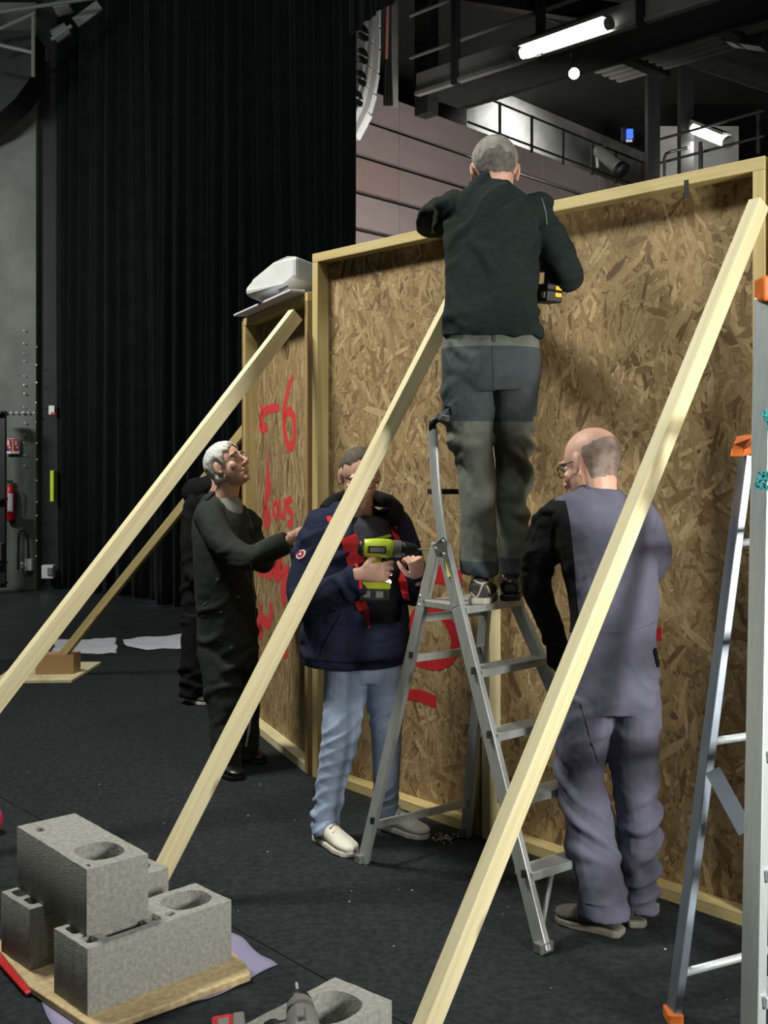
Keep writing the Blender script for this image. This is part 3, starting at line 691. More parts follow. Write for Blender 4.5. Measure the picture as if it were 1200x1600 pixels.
# foot of far brace
q = fl(-10, 1071, 0.004)
tag(mk('base_board', Bag().prism([fl(-10, 1070), fl(112, 1069), fl(158, 1040), fl(30, 1040)], .008, .03), M['pine'], bevel=.002), 'pale board lying on the floor under the far wooden block', 'board')
bt_ = Bag(); f0, f1 = fl(55, 1054, .03), fl(115, 1053, .03)
tag(mk('wood_block', Bag().prism([f0, f1, f1+Vector((.02, .12, 0)), f0+Vector((.02, .12, 0))], .031, .175), mat('plywood_block', (168, 134, 92), .7, var=.1, scale=20, stretch=(1, 1, 8)), bevel=.003), 'short plywood block holding the foot of the far brace', 'block')
def sheet(name, poly, z, m, label, cat, amp=.015, seed=0, n=26):
    P = [Vector((p[0], p[1], 0)) for p in poly]; vs = []; fs = []
    a, b, c_, d_ = P
    for i in range(n):
        for j in range(n):
            s, t = i/(n-1), j/(n-1); p = a.lerp(b, s).lerp(d_.lerp(c_, s), t); e = 1
            vs.append([p.x, p.y, 0])
    V = np.array(vs); h = amp*(.5+.5*vnoise(V*5+seed, seed))+amp*.4*np.abs(vnoise(V*13+seed, seed+1)); V[:, 2] = z+h
    V[:, 0] += .02*vnoise(V*6+3, seed+5); V[:, 1] += .05*vnoise(V*6+9, seed+6)
    fs = [(i*n+j, (i+1)*n+j, (i+1)*n+j+1, i*n+j+1) for i in range(n-1) for j in range(n-1)]
    o = mk(name, Bag().add(V.tolist(), fs), m, smooth=True, fix=False); q = o.modifiers.new('t', 'SOLIDIFY'); q.thickness = .001
    return tag(o, label, cat)
sheet('paper_sheet', [fl(78, 1024), fl(183, 1023), fl(183, 1000), fl(88, 1001)], .004, M['white'], 'crumpled white sheet on the floor behind the wooden block', 'sheet', seed=1)
sheet('paper_sheet', [fl(225, 1019), fl(330, 1012), fl(330, 988), fl(188, 1003)], .004, M['white'], 'crumpled white sheet on the floor ending behind the two men at left', 'sheet', seed=2)

# ------------------------------------------------------------------ concrete blocks
def block(name, c, u, v, L_, W_, z, H_, holes, label):
    cu = bpy.data.curves.new('c', 'CURVE'); cu.dimensions = '2D'; cu.fill_mode = 'BOTH'; cu.extrude = H_/2
    def spl(pts):
        s = cu.splines.new('POLY'); s.points.add(len(pts)-1); s.use_cyclic_u = True
        for i, p in enumerate(pts): s.points[i].co = (p[0], p[1], 0, 1)
    R = random.Random(len(label)); o = []
    N = 22
    for k in range(N): o.append((L_*k/N, R.uniform(-.0015, .0015)))
    for k in range(9): o.append((L_+R.uniform(-.0015, .0015), W_*k/9))
    for k in range(N): o.append((L_-L_*k/N, W_+R.uniform(-.0015, .0015)))
    for k in range(9): o.append((R.uniform(-.0015, .0015), W_-W_*k/9))
    spl(o)
    for h in holes:
        if h[0] == 'o': _, x, y, a, b = h; spl([(x+a*math.copysign(abs(math.cos(t))**.8, math.cos(t)), y+b*math.copysign(abs(math.sin(t))**.8, math.sin(t))) for t in [2*math.pi*k/36 for k in range(36)]])
        else: _, x0, y0, x1, y1 = h; r = .008; spl([(x0+r, y0), (x1-r, y0), (x1, y0+r), (x1, y1-r), (x1-r, y1), (x0+r, y1), (x0, y1-r), (x0, y0+r)])
    ob = bpy.data.objects.new('tmp', cu); COL.objects.link(ob)
    dg = bpy.context.evaluated_depsgraph_get(); me = bpy.data.meshes.new_from_object(ob.evaluated_get(dg)); bpy.data.objects.remove(ob)
    bm = bmesh.new(); bm.from_mesh(me); bmesh.ops.remove_doubles(bm, verts=bm.verts, dist=.0002); bmesh.ops.recalc_face_normals(bm, faces=bm.faces); bm.to_mesh(me); bm.free()
    me.materials.clear(); me.materials.append(M['concrete_block']); me.name = name
    u = Vector((u[0], u[1], 0)).normalized(); v = Vector((v[0], v[1], 0)).normalized()
    T = Matrix((u, v, Vector((0, 0, 1)))).transposed().to_4x4(); T.translation = Vector((c[0], c[1], z+H_/2))
    o = bpy.data.objects.new(name, me); COL.objects.link(o); o.matrix_world = T
    b = o.modifiers.new('b', 'BEVEL'); b.width = .003; b.segments = 2; b.limit_method = 'ANGLE'; b.angle_limit = 1.0
    return tag(o, label, 'concrete block', 'concrete blocks weighing down the braces')
U1 = (.715, .699); V1 = (-.699, .715)
hl = [('r', .02, .03, .055, .09), ('r', .02, .115, .055, .175), ('r', .08, .03, .22, .09), ('r', .08, .115, .22, .175), ('r', .24, .03, .27, .09), ('r', .24, .115, .275, .175), ('r', .288, .03, .318, .06), ('o', .40, .1, .078, .068)]
block('concrete_block', (-.838, 3.15), U1, V1, .5, .195, .034, .19, hl, 'hollow concrete block lying nearest, open cavities upward, under the top block')
block('concrete_block', (-1.089, 3.425), U1, V1, .5, .195, .034, .19, hl, 'hollow concrete block at the left rear, half hidden under the top block')
block('concrete_block', (-.862, 3.226), (-.652, .758), (.758, .652), .5, .2, .2255, .195, [('o', .12, .1, .078, .068), ('r', .40, .03, .445, .055), ('o', .03, .02, .012, .006)], 'concrete block laid across the two others, round hole near its front')
block('concrete_block', (.02, 2.886), (-.65, -.76), (-.76, .65), .5, .2, .008, .2, [('o', .13, .1, .085, .075), ('r', .26, .03, .3, .17), ('r', .32, .03, .46, .17)], 'single concrete block on the carpet in the foreground carrying a driver')
# OSB plate + cloth beneath
pl = [(-.86, 3.02), (-.40, 3.49), (-.43, 3.60), (-.80, 4.02), (-1.36, 3.52), (-1.1, 3.25)]
tag(mk('base_board', Bag().prism([fl(150, 1612, .03)[:2], fl(392, 1524, .03)[:2], fl(385, 1508, .03)[:2], (-.73, 3.95), (-1.25, 3.72), fl(-8, 1478, .03)[:2], fl(46, 1543, .03)[:2]], .012, .034), mat('strand_plate', (184, 164, 122), .8, var=.2, scale=50, bump=.4), bevel=.004), 'strand board plate on the carpet under the stacked concrete blocks', 'board')
sheet('cloth_sheet', [fl(120, 1640, 0)[:2], fl(436, 1520)[:2], fl(360, 1462)[:2], (-1.3, 3.7)], .008, M['lavender'], 'lavender cloth peeking out under the strand board plate', 'cloth', amp=.003, seed=4)
tag(mk('red_edging', Bag().bar(fl(-10, 1487, .02), fl(47, 1551, .02), .03, .012), M['red'], bevel=.004), 'red edge strip on the carpet left of the stacked blocks', 'strip')
tag(mk('red_ball', Bag().ball(fl(-14, 1305)+Vector((0, 0, .066)), (.05, .05, .058), seg=24, rg=16), mat('pink_red', (178, 44, 70)), smooth=True), 'rounded red object cut by the left edge above the blocks', 'object')

# ------------------------------------------------------------------ step ladders
def rail(par, pts, w, t, m, side):
    "ladder stile: channel profile swept along points"
    bg = Bag()
    for i in range(len(pts)-1): bg.bar(pts[i], pts[i+1], t, w, up=side)
    return mk('stile', bg, m, par, bevel=.003)
L1 = thing('step_ladder', 'worn aluminium step ladder carrying the man in the dark sweater', 'ladder', (.43, 4.15, .005))
def X(x, dold, z): return Vector((x, dold*1.45, z))
nF = X(.52, 2.5, .005); nP = X(.27, 2.79, 1.07); nH = X(.222, 2.845, 1.285); nT = pt(676, 672, 4.22)
nM = pt(682, 770, 4.18)
fF = X(.94, 2.71, .005); fP = X(.50, 2.95, 1.07); fH = X(.46, 3.0, 1.285); fT = pt(775, 672, 4.36); fM = pt(780, 770, 4.34)
sF = X(-.083, 3.05, .005); sH = pt(683, 850, 4.2); gF = X(.348, 3.262, .005); gH = X(.415, 3.02, 1.2)
perp = Vector((-.6, .8, 0))
for (p, lb) in (([nF, nP, nH, nM, nT], 0), ([fF, fP, fH, fM, fT], 1)):
    rail(L1, p[:3], .056, .024, M['alu'], perp); mk('upper_stile', Bag().tube([Vector(q) for q in spline([p[2]-(p[2]-p[1])*.1]+p[2:], 5)], [(.024, .014)]*16, 12, side=perp), M['alu'], L1)
for p in ([sF, sH], [gF, gH]): rail(L1, p, .05, .022, M['alu'], perp)
mk('hoop', Bag().tube([nT, nT+Vector((0, 0, .03)), nT.lerp(fT, .12)+Vector((0, 0, .05)), nT.lerp(fT, .88)+Vector((0, 0, .05)), fT+Vector((0, 0, .03)), fT], .016, 12), M['black'], L1, smooth=True)
def lerpz(a, b, z): t = (z-a.z)/(b.z-a.z); return a.lerp(b, t)
for z in (.235, .45, .655, .86):
    a, b = lerpz(nF, nP, z), lerpz(fF, fP, z); ax = (b-a).normalized(); fw = ax.cross(Vector((0, 0, 1)))
    bg = Bag().bar(a+ax*.0, b, .085, .006).bar(a+fw*.04-Vector((0, 0, .012)), b+fw*.04-Vector((0, 0, .012)), .005, .024).bar(a-fw*.04-Vector((0, 0, .012)), b-fw*.04-Vector((0, 0, .012)), .005, .024)
    mk('step', bg, M['alu'], L1, bevel=.001)
bk = Vector((-.4, .5, 0)).normalized()
mk('platform', Bag().prism([nP-bk*.04, fP-bk*.04, fP+bk*.2, nP+bk*.2], 1.055, 1.078).v and Bag().prism([(nP-bk*.05)[:2], (fP-bk*.05)[:2], (fP+bk*.2)[:2], (nP+bk*.2)[:2]], 1.05, 1.076), M['alu'], L1, bevel=.003)
a, b = lerpz(sF, sH, .16), lerpz(gF, gH, .16); mk('crossbar', Bag().bar(a, b, .012, .03), M['alu'], L1, bevel=.001)
for z in (.84, 1.0): a, b = lerpz(sF, sH, z), lerpz(gF, gH, z); mk('crossbar', Bag().bar(a, b, .01, .03), M['alu'], L1, bevel=.001)
a = pt(683, 768, 4.2); mk('crossbar', Bag().bar(a-Vector((.04, 0, 0)), pt(775, 768, 4.34), .03, .02), M['black'], L1, label=None) if False else mk('crossbar', Bag().bar(a-Vector((.03, 0, 0)), pt(775, 768, 4.34), .03, .02), M['steel_dark'], L1, bevel=.002)
hg = pt(689, 858, 4.12); mk('hinge_plate', Bag().slab([pt(676, 852, 4.1), pt(692, 838, 4.1), pt(699, 846, 4.1), pt(698, 872, 4.1), pt(682, 870, 4.1)], .012), M['steel_grey'], L1, bevel=.002)
for x, y in ((681, 857), (693, 846), (694, 866), (657, 931), (655, 945)): mk('rivet', Bag().ball(pt(x, y, 4.08 if y < 900 else 4.2), .007, seg=8, rg=6), M['alu'], L1, smooth=True)
for p, dx in ((lerpz(nF, nP, .235), 0), (lerpz(nF, nP, .655), 0), (lerpz(nF, nP, .86), 0), (lerpz(sF, sH, .19), 0), (lerpz(sF, sH, .86), 0)):
    mk('slot', Bag().box(p+Vector((-.004, -.028, .0)), (.008, .006, .012)), M['black'], L1)
for p in (nF, fF, sF, gF): mk('foot_cap', Bag().bar(p, p+Vector((0, 0, .035)), .062, .034, up=perp), M['steel_grey'], L1, bevel=.004)
a = lerpz(nF, fF, 0) if False else None
a = lerpz(nF, nP, .235).lerp(lerpz(fF, fP, .235), .3); mk('strut', Bag().tube([a, lerpz(nF, nP, .045)], .009, 10), M['alu'], L1, smooth=True)
mk('sticker', Bag().slab([pt(694, 872, 4.1), pt(702, 872, 4.1), pt(707, 900, 4.07), pt(699, 902, 4.07)], .003), mat('faded_yellow', (176, 164, 84)), L1)

L2 = thing('step_ladder', 'aluminium ladder with orange caps cut by the right edge', 'ladder', (1.15, 3.0, .005))
mB = Vector((.945, 2.86, .008)); mT = Vector((1.06, 3.09, 2.06)); wv = Vector((.40, .20, 0))
rail(L2, [mB, mT], .062, .03, M['alu_w'], wv.cross(Vector((0, 0, 1))))
rail(L2, [mB+wv, mT+wv*.8], .062, .03, M['alu_w'], wv.cross(Vector((0, 0, 1))))
uB = Vector((fl(1052, 1596).x, fl(1052, 1596).y, .008)); uT = pt(1166, 712, 3.35)
rail(L2, [uB, uT], .05, .026, M['alu_b'], Vector((.2, -.98, 0)))
rail(L2, [uB+wv*1.25, uT+wv*.9], .05, .026, M['alu_b'], Vector((.2, -.98, 0)))
for z in (.22, .53, .83, 1.13, 1.43, 1.73):
    a = lerpz(mB, mT, z); mk('step', Bag().bar(a, lerpz(mB+wv, mT+wv*.8, z), .09, .03), M['alu_w'], L2, bevel=.003)
for z in (.13, .78, 1.36):
    a = lerpz(uB, uT, z); mk('crossbar', Bag().tube([a, lerpz(uB+wv*1.25, uT+wv*.9, z)], .012, 12), M['alu_w'], L2, smooth=True)
mk('diagonal_brace', Bag().bar(pt(1113, 1203, 3.18), pt(1166, 1300, 3.1), .004, .045, up=(.9, -.3, .2)), M['alu_b'], L2)
mk('hinge_cap', Bag().slab([pt(1150, 712, 3.33), pt(1153, 692, 3.33), pt(1160, 680, 3.33), pt(1183, 681, 3.25), pt(1183, 692, 3.25), pt(1172, 700, 3.3), pt(1168, 712, 3.33)], .05), M['orange'], L2, bevel=.004)
mk('end_cap', Bag().box(mT+Vector((0, 0, .02)), (.022, .038, .035)), M['orange'], L2, bevel=.008)
mk('foot_cap', Bag().box(uB+Vector((0, 0, .01)), (.022, .034, .016)), M['orange'], L2, bevel=.004)
R = random.Random(3)
for (x, y, k) in ((1192, 750, 9), (1199, 654, 5)):
    c = pt(x, y, 2.98); bg = Bag()
    for i in range(k):
        ps = [c+Vector((R.uniform(-.022, .022), R.uniform(-.02, .0), R.uniform(-.028, .028))) for _ in range(4)]; bg.tube([Vector(q) for q in spline(ps, 4)], .0022, 6)
    mk('string_knot', bg, M['teal'], L2)

# ------------------------------------------------------------------ plastic crate on the low panel
pc = thing('plastic_container', 'white translucent plastic container resting on the lower panel', 'container', pt(440, 470, 6.05))
o = mk('shell', Bag().slab([pt(406, 466, 6.2), pt(404, 460, 6.2), pt(420, 444, 6.2), pt(450, 418, 6.1), pt(470, 408, 6.0), pt(486, 409, 5.95), pt(486, 444, 5.95), pt(462, 452, 6.0), pt(410, 474, 6.2)], .22), M['whiteplastic'], pc, bevel=.02)
mk('handle_recess', Bag().slab([pt(434, 448, 6.0), pt(448, 438, 5.95), pt(450, 448, 5.95), pt(438, 456, 6.0)], .01), M['steel_grey'], pc)
tag(mk('panel_cover', Bag().bar((-.86, 6.67, HL+.009), (-.44, 5.66, HL+.009), .085, .012), M['white'], bevel=.003), 'pale strip lying along the top of the lower panel', 'strip')

# ------------------------------------------------------------------ people
def norm(v): return Vector(v).normalized()
class Person:
    def __init__(s, label, loc):
        s.root = thing('person', label, 'person', loc); s.body = Bag(); s.loc = Vector(loc); s.sculpts = []
    def limb(s, pts, k=.74, seg=12):
        P = spline([(*p[0], p[1]) for p in pts], 5); s.body.tube([Vector(q[:3]) for q in P], [q[3]*k for q in P], seg)
        for e in (0, -1): s.body.ball(Vector(P[e][:3]), P[e][3]*k, seg=12, rg=8)
    def head(s, c, f, u, k=1.0, neck=None, skin='skin', glasses=True, ears=True):
        f = norm(f); u = Vector(u); u = (u-f*u.dot(f)).normalized(); r = f.cross(u)
        B = Matrix((r, f, u)).transposed(); c = Vector(c); s.hc, s.hB, s.hk = c, B, k
        def q(x, y, z): return c+B@Vector((x*k, y*k, z*k))
        s.q = q; b = s.body
        b.ball(q(0, -.012, .028), (.077*k, .098*k, .088*k), B, 24, 16)
        b.ball(q(0, .018, -.03), (.066*k, .072*k, .088*k), B, 20, 14)
        b.ball(q(0, .036, -.075), (.048*k, .05*k, .046*k), B, 18, 12)
        b.ball(q(0, .072, -.1), (.024*k, .018*k, .018*k), B)
        for sg in (-1, 1):
            b.ball(q(.04*sg, .062, -.025), (.024*k, .016*k, .026*k), B)
            b.ball(q(.03*sg, .082, .028), (.026*k, .012*k, .008*k), B)
            if ears:
                Er = B@Matrix.Rotation(sg*.35, 3, 'Z')
                b.ball(q(.080*sg, -.008, -.002), (.007*k, .02*k, .033*k), Er); b.ball(q(.078*sg, .0, -.028), (.007*k, .01*k, .012*k), B)
            b.ball(q(.011*sg, .1, -.034), (.009*k, .011*k, .008*k), B)
        b.tube([q(0, .086, .02), q(0, .098, .002), q(0, .113, -.02), q(0, .118, -.032)], [.008*k, .0095*k, .011*k, .0115*k], 12)
        b.ball(q(0, .112, -.032), .0125*k, B); b.ball(q(0, .092, -.06), (.024*k, .011*k, .0055*k), B); b.ball(q(0, .09, -.072), (.021*k, .011*k, .0065*k), B)
        if neck is not None:
            n = Vector(neck); b.tube([q(0, -.018, -.02), q(0, -.014, -.06).lerp(n, .35), n, n+(n-c)*.3], [.062*k, .056*k, .06*k, .07*k], 16)
        Bi = np.array(B.transposed()); cc = np.array(c)
        def sc(co, no):
            l = ((co-cc)@Bi.T)/k; near = (np.abs(l).max(1) < .14)
            d = np.zeros(len(co))
            for sg in (-1, 1): d -= .009*np.exp(-(((l[:, 0]-.031*sg)/.017)**2+((l[:, 2]-.008)/.011)**2))*(l[:, 1] > .03)
            d -= .005*np.exp(-((l[:, 0]/.026)**2+((l[:, 2]+.066)/.0035)**2))*(l[:, 1] > .06)
            return co+no*(d*near*k)[:, None]
        s.sculpts.append(sc)
        s.eyes = []
        for sg in (-1, 1):
            e = mk('eye', Bag().ball(q(.031*sg, .071, .008), .0125*k, B, 14, 10), M['eye'], s.root, smooth=True)
            mk('iris', Bag().ball(q(.031*sg, .0808, .008), (.0055*k, .0035*k, .0055*k), B, 12, 8), M['iris'], e, smooth=True)
            mk('eyebrow', Bag().tube([q(.014*sg, .094, .028), q(.03*sg, .096, .034), q(.046*sg, .086, .028)], [.003*k, .0042*k, .002*k], 8), s.browm if hasattr(s, 'browm') else M['hair_g'], s.root, smooth=True)
        if glasses:
            bg = Bag()
            for sg in (-1, 1):
                ps = [q((.032+.022*math.cos(t))*sg, .104-.012*abs(math.cos(t)) if math.cos(t) > 0 else .104, .004+.016*math.sin(t)) for t in np.linspace(0, 2*math.pi, 19)]
                bg.tube(ps, .0017*k, 6); bg.tube([q(.054*sg, .094, .008), q(.079*sg, .07, .01), q(.084*sg, .0, .008), q(.082*sg, -.012, -.004)], .0018*k, 6)
            bg.tube([q(-.01, .106, .006), q(0, .112, .008), q(.01, .106, .006)], .0016*k, 6)
            mk('glasses', bg, M['black'], s.root, smooth=True)
    def hair(s, m, score, thick=.006, name='hair', seed=0, fade=.012, dark=None):
        "hair grows out of the scalp: the skin faces of the region, raised and tapered to its edge"
        me = s.bodyo.data; off = Vector(s.root['wl']); n = len(me.vertices)
        co = np.empty(n*3); me.vertices.foreach_get('co', co); co = co.reshape(-1, 3)+np.array(off)
        no = np.empty(n*3); me.vertices.foreach_get('normal', no); no = no.reshape(-1, 3)
        l = ((co-np.array(s.hc))@np.array(s.hB))/s.hk
        near = np.abs(l).max(1) < .16
        ear = (np.sqrt(((l[:, 1]+.006)/.026)**2+((l[:, 2]+.004)/.04)**2)-1)*.025; ear[np.abs(l[:, 0]) < .045] = 1
        sc = np.where(near, np.minimum(score(l)+.004*vnoise(l*70, seed), ear), -1)
        top = .55+.45*vnoise(l*55, seed+1)*.5+.25*vnoise(l*140, seed+2)
        P = co+no*(np.clip(sc/fade, 0, 1)**.6*thick*(.75+.5*top)+.0004)[:, None]
        use = {}; V = []; F = []; mi = []
        for pg in me.polygons:
            vs = list(pg.vertices)
            if all(sc[v] > 0 for v in vs):
                f = []
                for v in vs:
                    if v not in use: use[v] = len(V); V.append(P[v])
                    f.append(use[v])
                F.append(tuple(f)); mi.append(1 if dark is not None and dark(l[vs[0]]) else 0)
        o = mk(name, Bag().add(V, F), [m, M['hair_d']] if dark is not None else m, s.root, smooth=True, fix=False)
        if dark is not None: o.data.polygons.foreach_set('material_index', mi)
        return o
    def hand(s, w, f, n, thumb, curl=(.3, .4, .3), L=1.0, tcurl=.5, spread=.08, extra=0):
        "w wrist, f finger direction, n back of the hand, thumb +1/-1 side"
        f = norm(f); n = Vector(n); n = (n-f*n.dot(f)).normalized(); sd = f.cross(n)*thumb; w = Vector(w); b = s.body
        kn = []
        b.tube([w-f*.03, w, w+f*.03*L, w+f*.065*L, w+f*.088*L], [(.026, .019), (.027, .017), (.034, .016), (.041, .015), (.038, .012)], 14, side=sd)
        for i, (off, ln, rad) in enumerate(((.030, .074, .0092), (.010, .082, .0094), (-.011, .077, .0090), (-.030, .061, .0080))):
            p = w+f*(.083-.004*i)*L+sd*off; d = (f+sd*(off/.03)*spread).normalized(); ax = d.cross(n)
            pts = [p-d*.02, p]; a = 0
            for j, (fr) in enumerate((.44, .31, .25)):
                a += curl[j]*(1+.08*i) if True else 0
                dd = d*math.cos(a)-n*math.sin(a); p = p+dd*ln*fr*L; pts.append(p)
            b.tube(pts, [rad, rad, rad*.95, rad*.9, rad*.78], 10); b.ball(pts[-1], rad*.8, seg=10, rg=6)
        p = w+f*.022*L+sd*.028; d = (f*.55+sd*.75-n*.35).normalized(); pts = [w+f*.005+sd*.012, p]
        d2 = (f*.85+sd*.25-n*tcurl).normalized(); d3 = (f*.8-sd*.1-n*(tcurl+.3)).normalized()
        pts += [p+d*.03*L, p+d*.03*L+d2*.034*L, p+d*.03*L+d2*.034*L+d3*.026*L]
        b.tube(pts, [.013, .014, .0115, .0105, .0085], 10); b.ball(pts[-1], .0087, seg=10, rg=6)
    def finish(s, skin='skin', voxel=.0045):
        def sc(co, no):
            for f in s.sculpts: co = f(co, no)
            return co
        s.bodyo = blob('body', s.body, M[skin], s.root, voxel, 2, sc); return s.bodyo
def torso(bag, rows, side, dscale=1, seg=28, n=5):
    "rows: (centre Vector, half width, half depth)"
    P = spline([(*r[0], r[1], r[2]) for r in rows], n)
    bag.tube([Vector(q[:3]) for q in P], [(q[3], q[4]) for q in P], seg, side=side); return bag
def sleeve(bag, pts, seg=16, n=5):
    P = spline([(*p[0], p[1]) for p in pts], n); bag.tube([Vector(q[:3]) for q in P], [q[3] for q in P], seg); bag.ball(Vector(P[0][:3]), P[0][3]*.98, seg=16, rg=10); return bag
def shoe(par, heel, toe, w, m, msole, h=.07, name='shoe', ankle=None):
    heel = Vector(heel); toe = Vector(toe); f = (toe-heel); L_ = f.length; f.normalize(); sd = f.cross(Vector((0, 0, 1))).normalized(); Z = Vector((0, 0, 1)); bg = Bag()
    prof = [(0.0, .62, .8, .72), (.05, .8, 1.0, 1.0), (.2, .82, 1.12, 1.05), (.38, .8, 1.0, .95), (.55, .9, .78, .72), (.72, 1.0, .62, .58), (.88, .92, .52, .48), (.97, .62, .42, .4), (1.0, .3, .3, .3)]
    pts = [heel+f*(L_*p[0])+Z*(h*p[2]*.5+.012) for p in prof]
    bag = Bag().tube(pts, [(w/2*p[1], h*p[2]*.5) for p in prof], 20, side=sd)
    bag.ball(heel+f*L_*.2+Z*h*.8, (w*.36, w*.42, h*.45), Matrix((sd, f, Z)).transposed())
    o = blob(name, bag, m, par, .005, 5)
    sb = Bag(); out = [(0, .0), (.0, .5), (.08, .78), (.3, .78), (.5, .84), (.72, 1.02), (.9, .86), (1.0, .42), (1.02, .0)]
    poly = [heel+f*L_*(a-.01)+sd*b*w/2*1.04 for a, b in out]+[heel+f*L_*(a-.01)-sd*b*w/2*1.04 for a, b in out[1:-1][::-1]]
    sb.prism([(p.x, p.y) for p in poly], heel.z, heel.z+.024); mk('sole', sb, msole, o, bevel=.006)
    return o, f, sd

def power_drill(name, label, c, f, up, body, accent, loc=None, lamp=False, k=1.0):
    "c: centre of the motor housing, f: bit direction, up: away from the handle"
    f = norm(f); up = Vector(up); up = (up-f*up.dot(f)).normalized(); s = f.cross(up); c = Vector(c); B = Matrix((f, s, up)).transposed()
    t = thing(name, label, 'power drill', c)
    def q(x, y, z): return c+B@Vector((x*k, y*k, z*k))
    hb = Bag().tube([q(-.085, 0, .0), q(-.08, 0, 0), q(-.05, 0, 0), q(.01, 0, 0), q(.03, 0, 0)], [(.02, .02), (.028*k, .032*k), (.031*k, .035*k), (.031*k, .035*k), (.026*k, .03*k)], 18, side=s)
    mk('motor_housing', hb, body, t, smooth=True)
    mk('rear_cap', Bag().tube([q(-.1, 0, 0), q(-.092, 0, 0), q(-.078, 0, 0)], [.016*k, .028*k, .033*k], 18), M['black'], t, smooth=True)
    mk('side_badge', Bag().box(q(-.03, .033, -.003), (.032*k, .004*k, .013*k), B), M['black'], t, bevel=.002)
    mk('badge_plate', Bag().box(q(-.03, .038, -.003), (.026*k, .002*k, .008*k), B), M['steel_grey'], t)
    mk('badge_plate', Bag().box(q(-.03, -.038, -.003), (.026*k, .002*k, .008*k), B), M['steel_grey'], t)
    mk('torque_ring', Bag().tube([q(.03, 0, 0), q(.058, 0, 0)], [.032*k, .03*k], 24), M['steel_grey'], t)
    mk('chuck', Bag().tube([q(.058, 0, 0), q(.075, 0, 0), q(.1, 0, 0), q(.118, 0, 0)], [.027*k, .026*k, .02*k, .012*k], 18), M['black'], t, smooth=True)
    mk('bit', Bag().tube([q(.118, 0, 0), q(.17, 0, 0)], .0035*k, 8), M['alu'], t)
    h = mk('handle', Bag().tube([q(-.03, 0, -.025), q(-.036, 0, -.06), q(-.045, 0, -.12)], [(.017*k, .024*k), (.016*k, .021*k), (.018*k, .024*k)], 14, side=s), body, t, smooth=True)
    mk('trigger', Bag().box(q(-.006, 0, -.045), (.008*k, .009*k, .015*k), B), M['black'], t, bevel=.002)
    mk('battery_foot', Bag().box(q(-.034, 0, -.132), (.056*k, .033*k, .013*k), B), body, t, bevel=.006)
    bt = mk('battery', Bag().box(q(-.036, 0, -.166), (.055*k, .034*k, .022*k), B), accent, t, bevel=.006)
    for x in (-.028, .018):
        for y in (-1, 1): mk('battery_latch', Bag().box(q(-.036+x, .034*y, -.163), (.014*k, .004*k, .012*k), B), M['steel_grey'], bt, bevel=.002)
    if lamp:
        mk('work_light', Bag().ball(q(.016, 0, -.121), .009*k), mat('led_glow', (255, 255, 255), .4, var=0, emit=((.9, .9, 1), 14)), t, smooth=True)
        l = bpy.data.lights.new('drill_led', 'POINT'); l.energy = .1; l.color = (.75, .75, 1); l.shadow_soft_size = .008
        o = bpy.data.objects.new('drill_led', l); COL.objects.link(o); o.location = q(.03, 0, -.10)
    return t, q

# ---- man on the ladder, seen from behind
p = Person('man in dark sweater standing on the step ladder, back to the viewer', (.41, 4.16, 1.077))
p.head(pt(773, 269, 4.24), (0.02, .85, -.42), (0, .45, .9), 1.07, neck=pt(770, 322, 4.2), glasses=False)
SX = Vector((1, 0, 0))
lt = [(pt(708, 330, 4.22), .064), (pt(684, 338, 4.4), .06), (pt(673, 346, 4.62), .056), (pt(690, 336, 4.8), .046), (pt(708, 333, 4.9), .036)]
rt = [(pt(838, 335, 4.2), .066), (pt(868, 385, 4.15), .062), (pt(890, 430, 4.12), .055), (pt(882, 434, 4.19), .05), (pt(866, 424, 4.24), .036)]
p.limb(lt, .68); p.limb(rt, .68)
p.hand(lt[-1][0], (.6, .5, -.15), (0, 0, 1), 1, curl=(.3, .5, .4)); p.hand(rt[-1][0], (-.75, .3, .35), (.5, -.3, .8), -1, curl=(.8, .9, .6), L=.95)
Llg = [(pt(731, 565, 4.14), .085), (pt(733, 640, 4.14), .078), (pt(742, 720, 4.16), .064), (pt(748, 800, 4.12), .055), (pt(750, 890, 4.12), .045), (pt(750, 915, 4.12), .04)]
Rlg = [(pt(805, 565, 4.15), .085), (pt(802, 640, 4.17), .075), (pt(802, 720, 4.22), .058), (pt(802, 800, 4.22), .052), (pt(803, 890, 4.25), .042), (pt(805, 915, 4.25), .04)]
p.limb(Llg, .75); p.limb(Rlg, .75)
torso(p.body, [(pt(770, 322, 4.19), .1, .06), (pt(769, 345, 4.18), .15, .09), (pt(768, 420, 4.15), .15, .095), (pt(768, 500, 4.12), .15, .1), (pt(768, 575, 4.13), .155, .1)], SX)
p.finish('skin')
p.hair(M['hair_g'], lambda l: np.minimum(np.where(l[:, 1] < -.03, l[:, 2]+.066-.45*np.abs(l[:, 0]), l[:, 2]+.012), .07-l[:, 1]+.4*np.minimum(l[:, 2]-.06, 0)), .009, dark=lambda q: q[1] < -.045 and q[2] < .022-.35*abs(q[0])++.006*math.sin(q[0]*160) and abs(q[0]) < .062)
sw = Bag(); torso(sw, [(pt(771, 287, 4.22), .055, .052), (pt(770, 299, 4.2), .09, .075), (pt(770, 316, 4.19), .158, .1), (pt(769, 345, 4.18), .183, .118), (pt(768, 400, 4.16), .178, .125), (pt(767, 460, 4.13), .172, .122), (pt(768, 505, 4.11), .184, .128), (pt(768, 526, 4.11), .186, .13)], SX)
sleeve(sw, lt[:-1]+[(pt(704, 334, 4.88), .04)]); sleeve(sw, rt)
sw.ball(pt(712, 326, 4.2), (.07, .08, .06)); sw.ball(pt(834, 328, 4.2), (.075, .08, .065))
f1 = folds(.019, 22, ((.35, 0, 1), (-.55, 0, .9)), seed=2)
swo = blob('sweater', sw, M['sweater'], p.root, .0065, 6, f1)
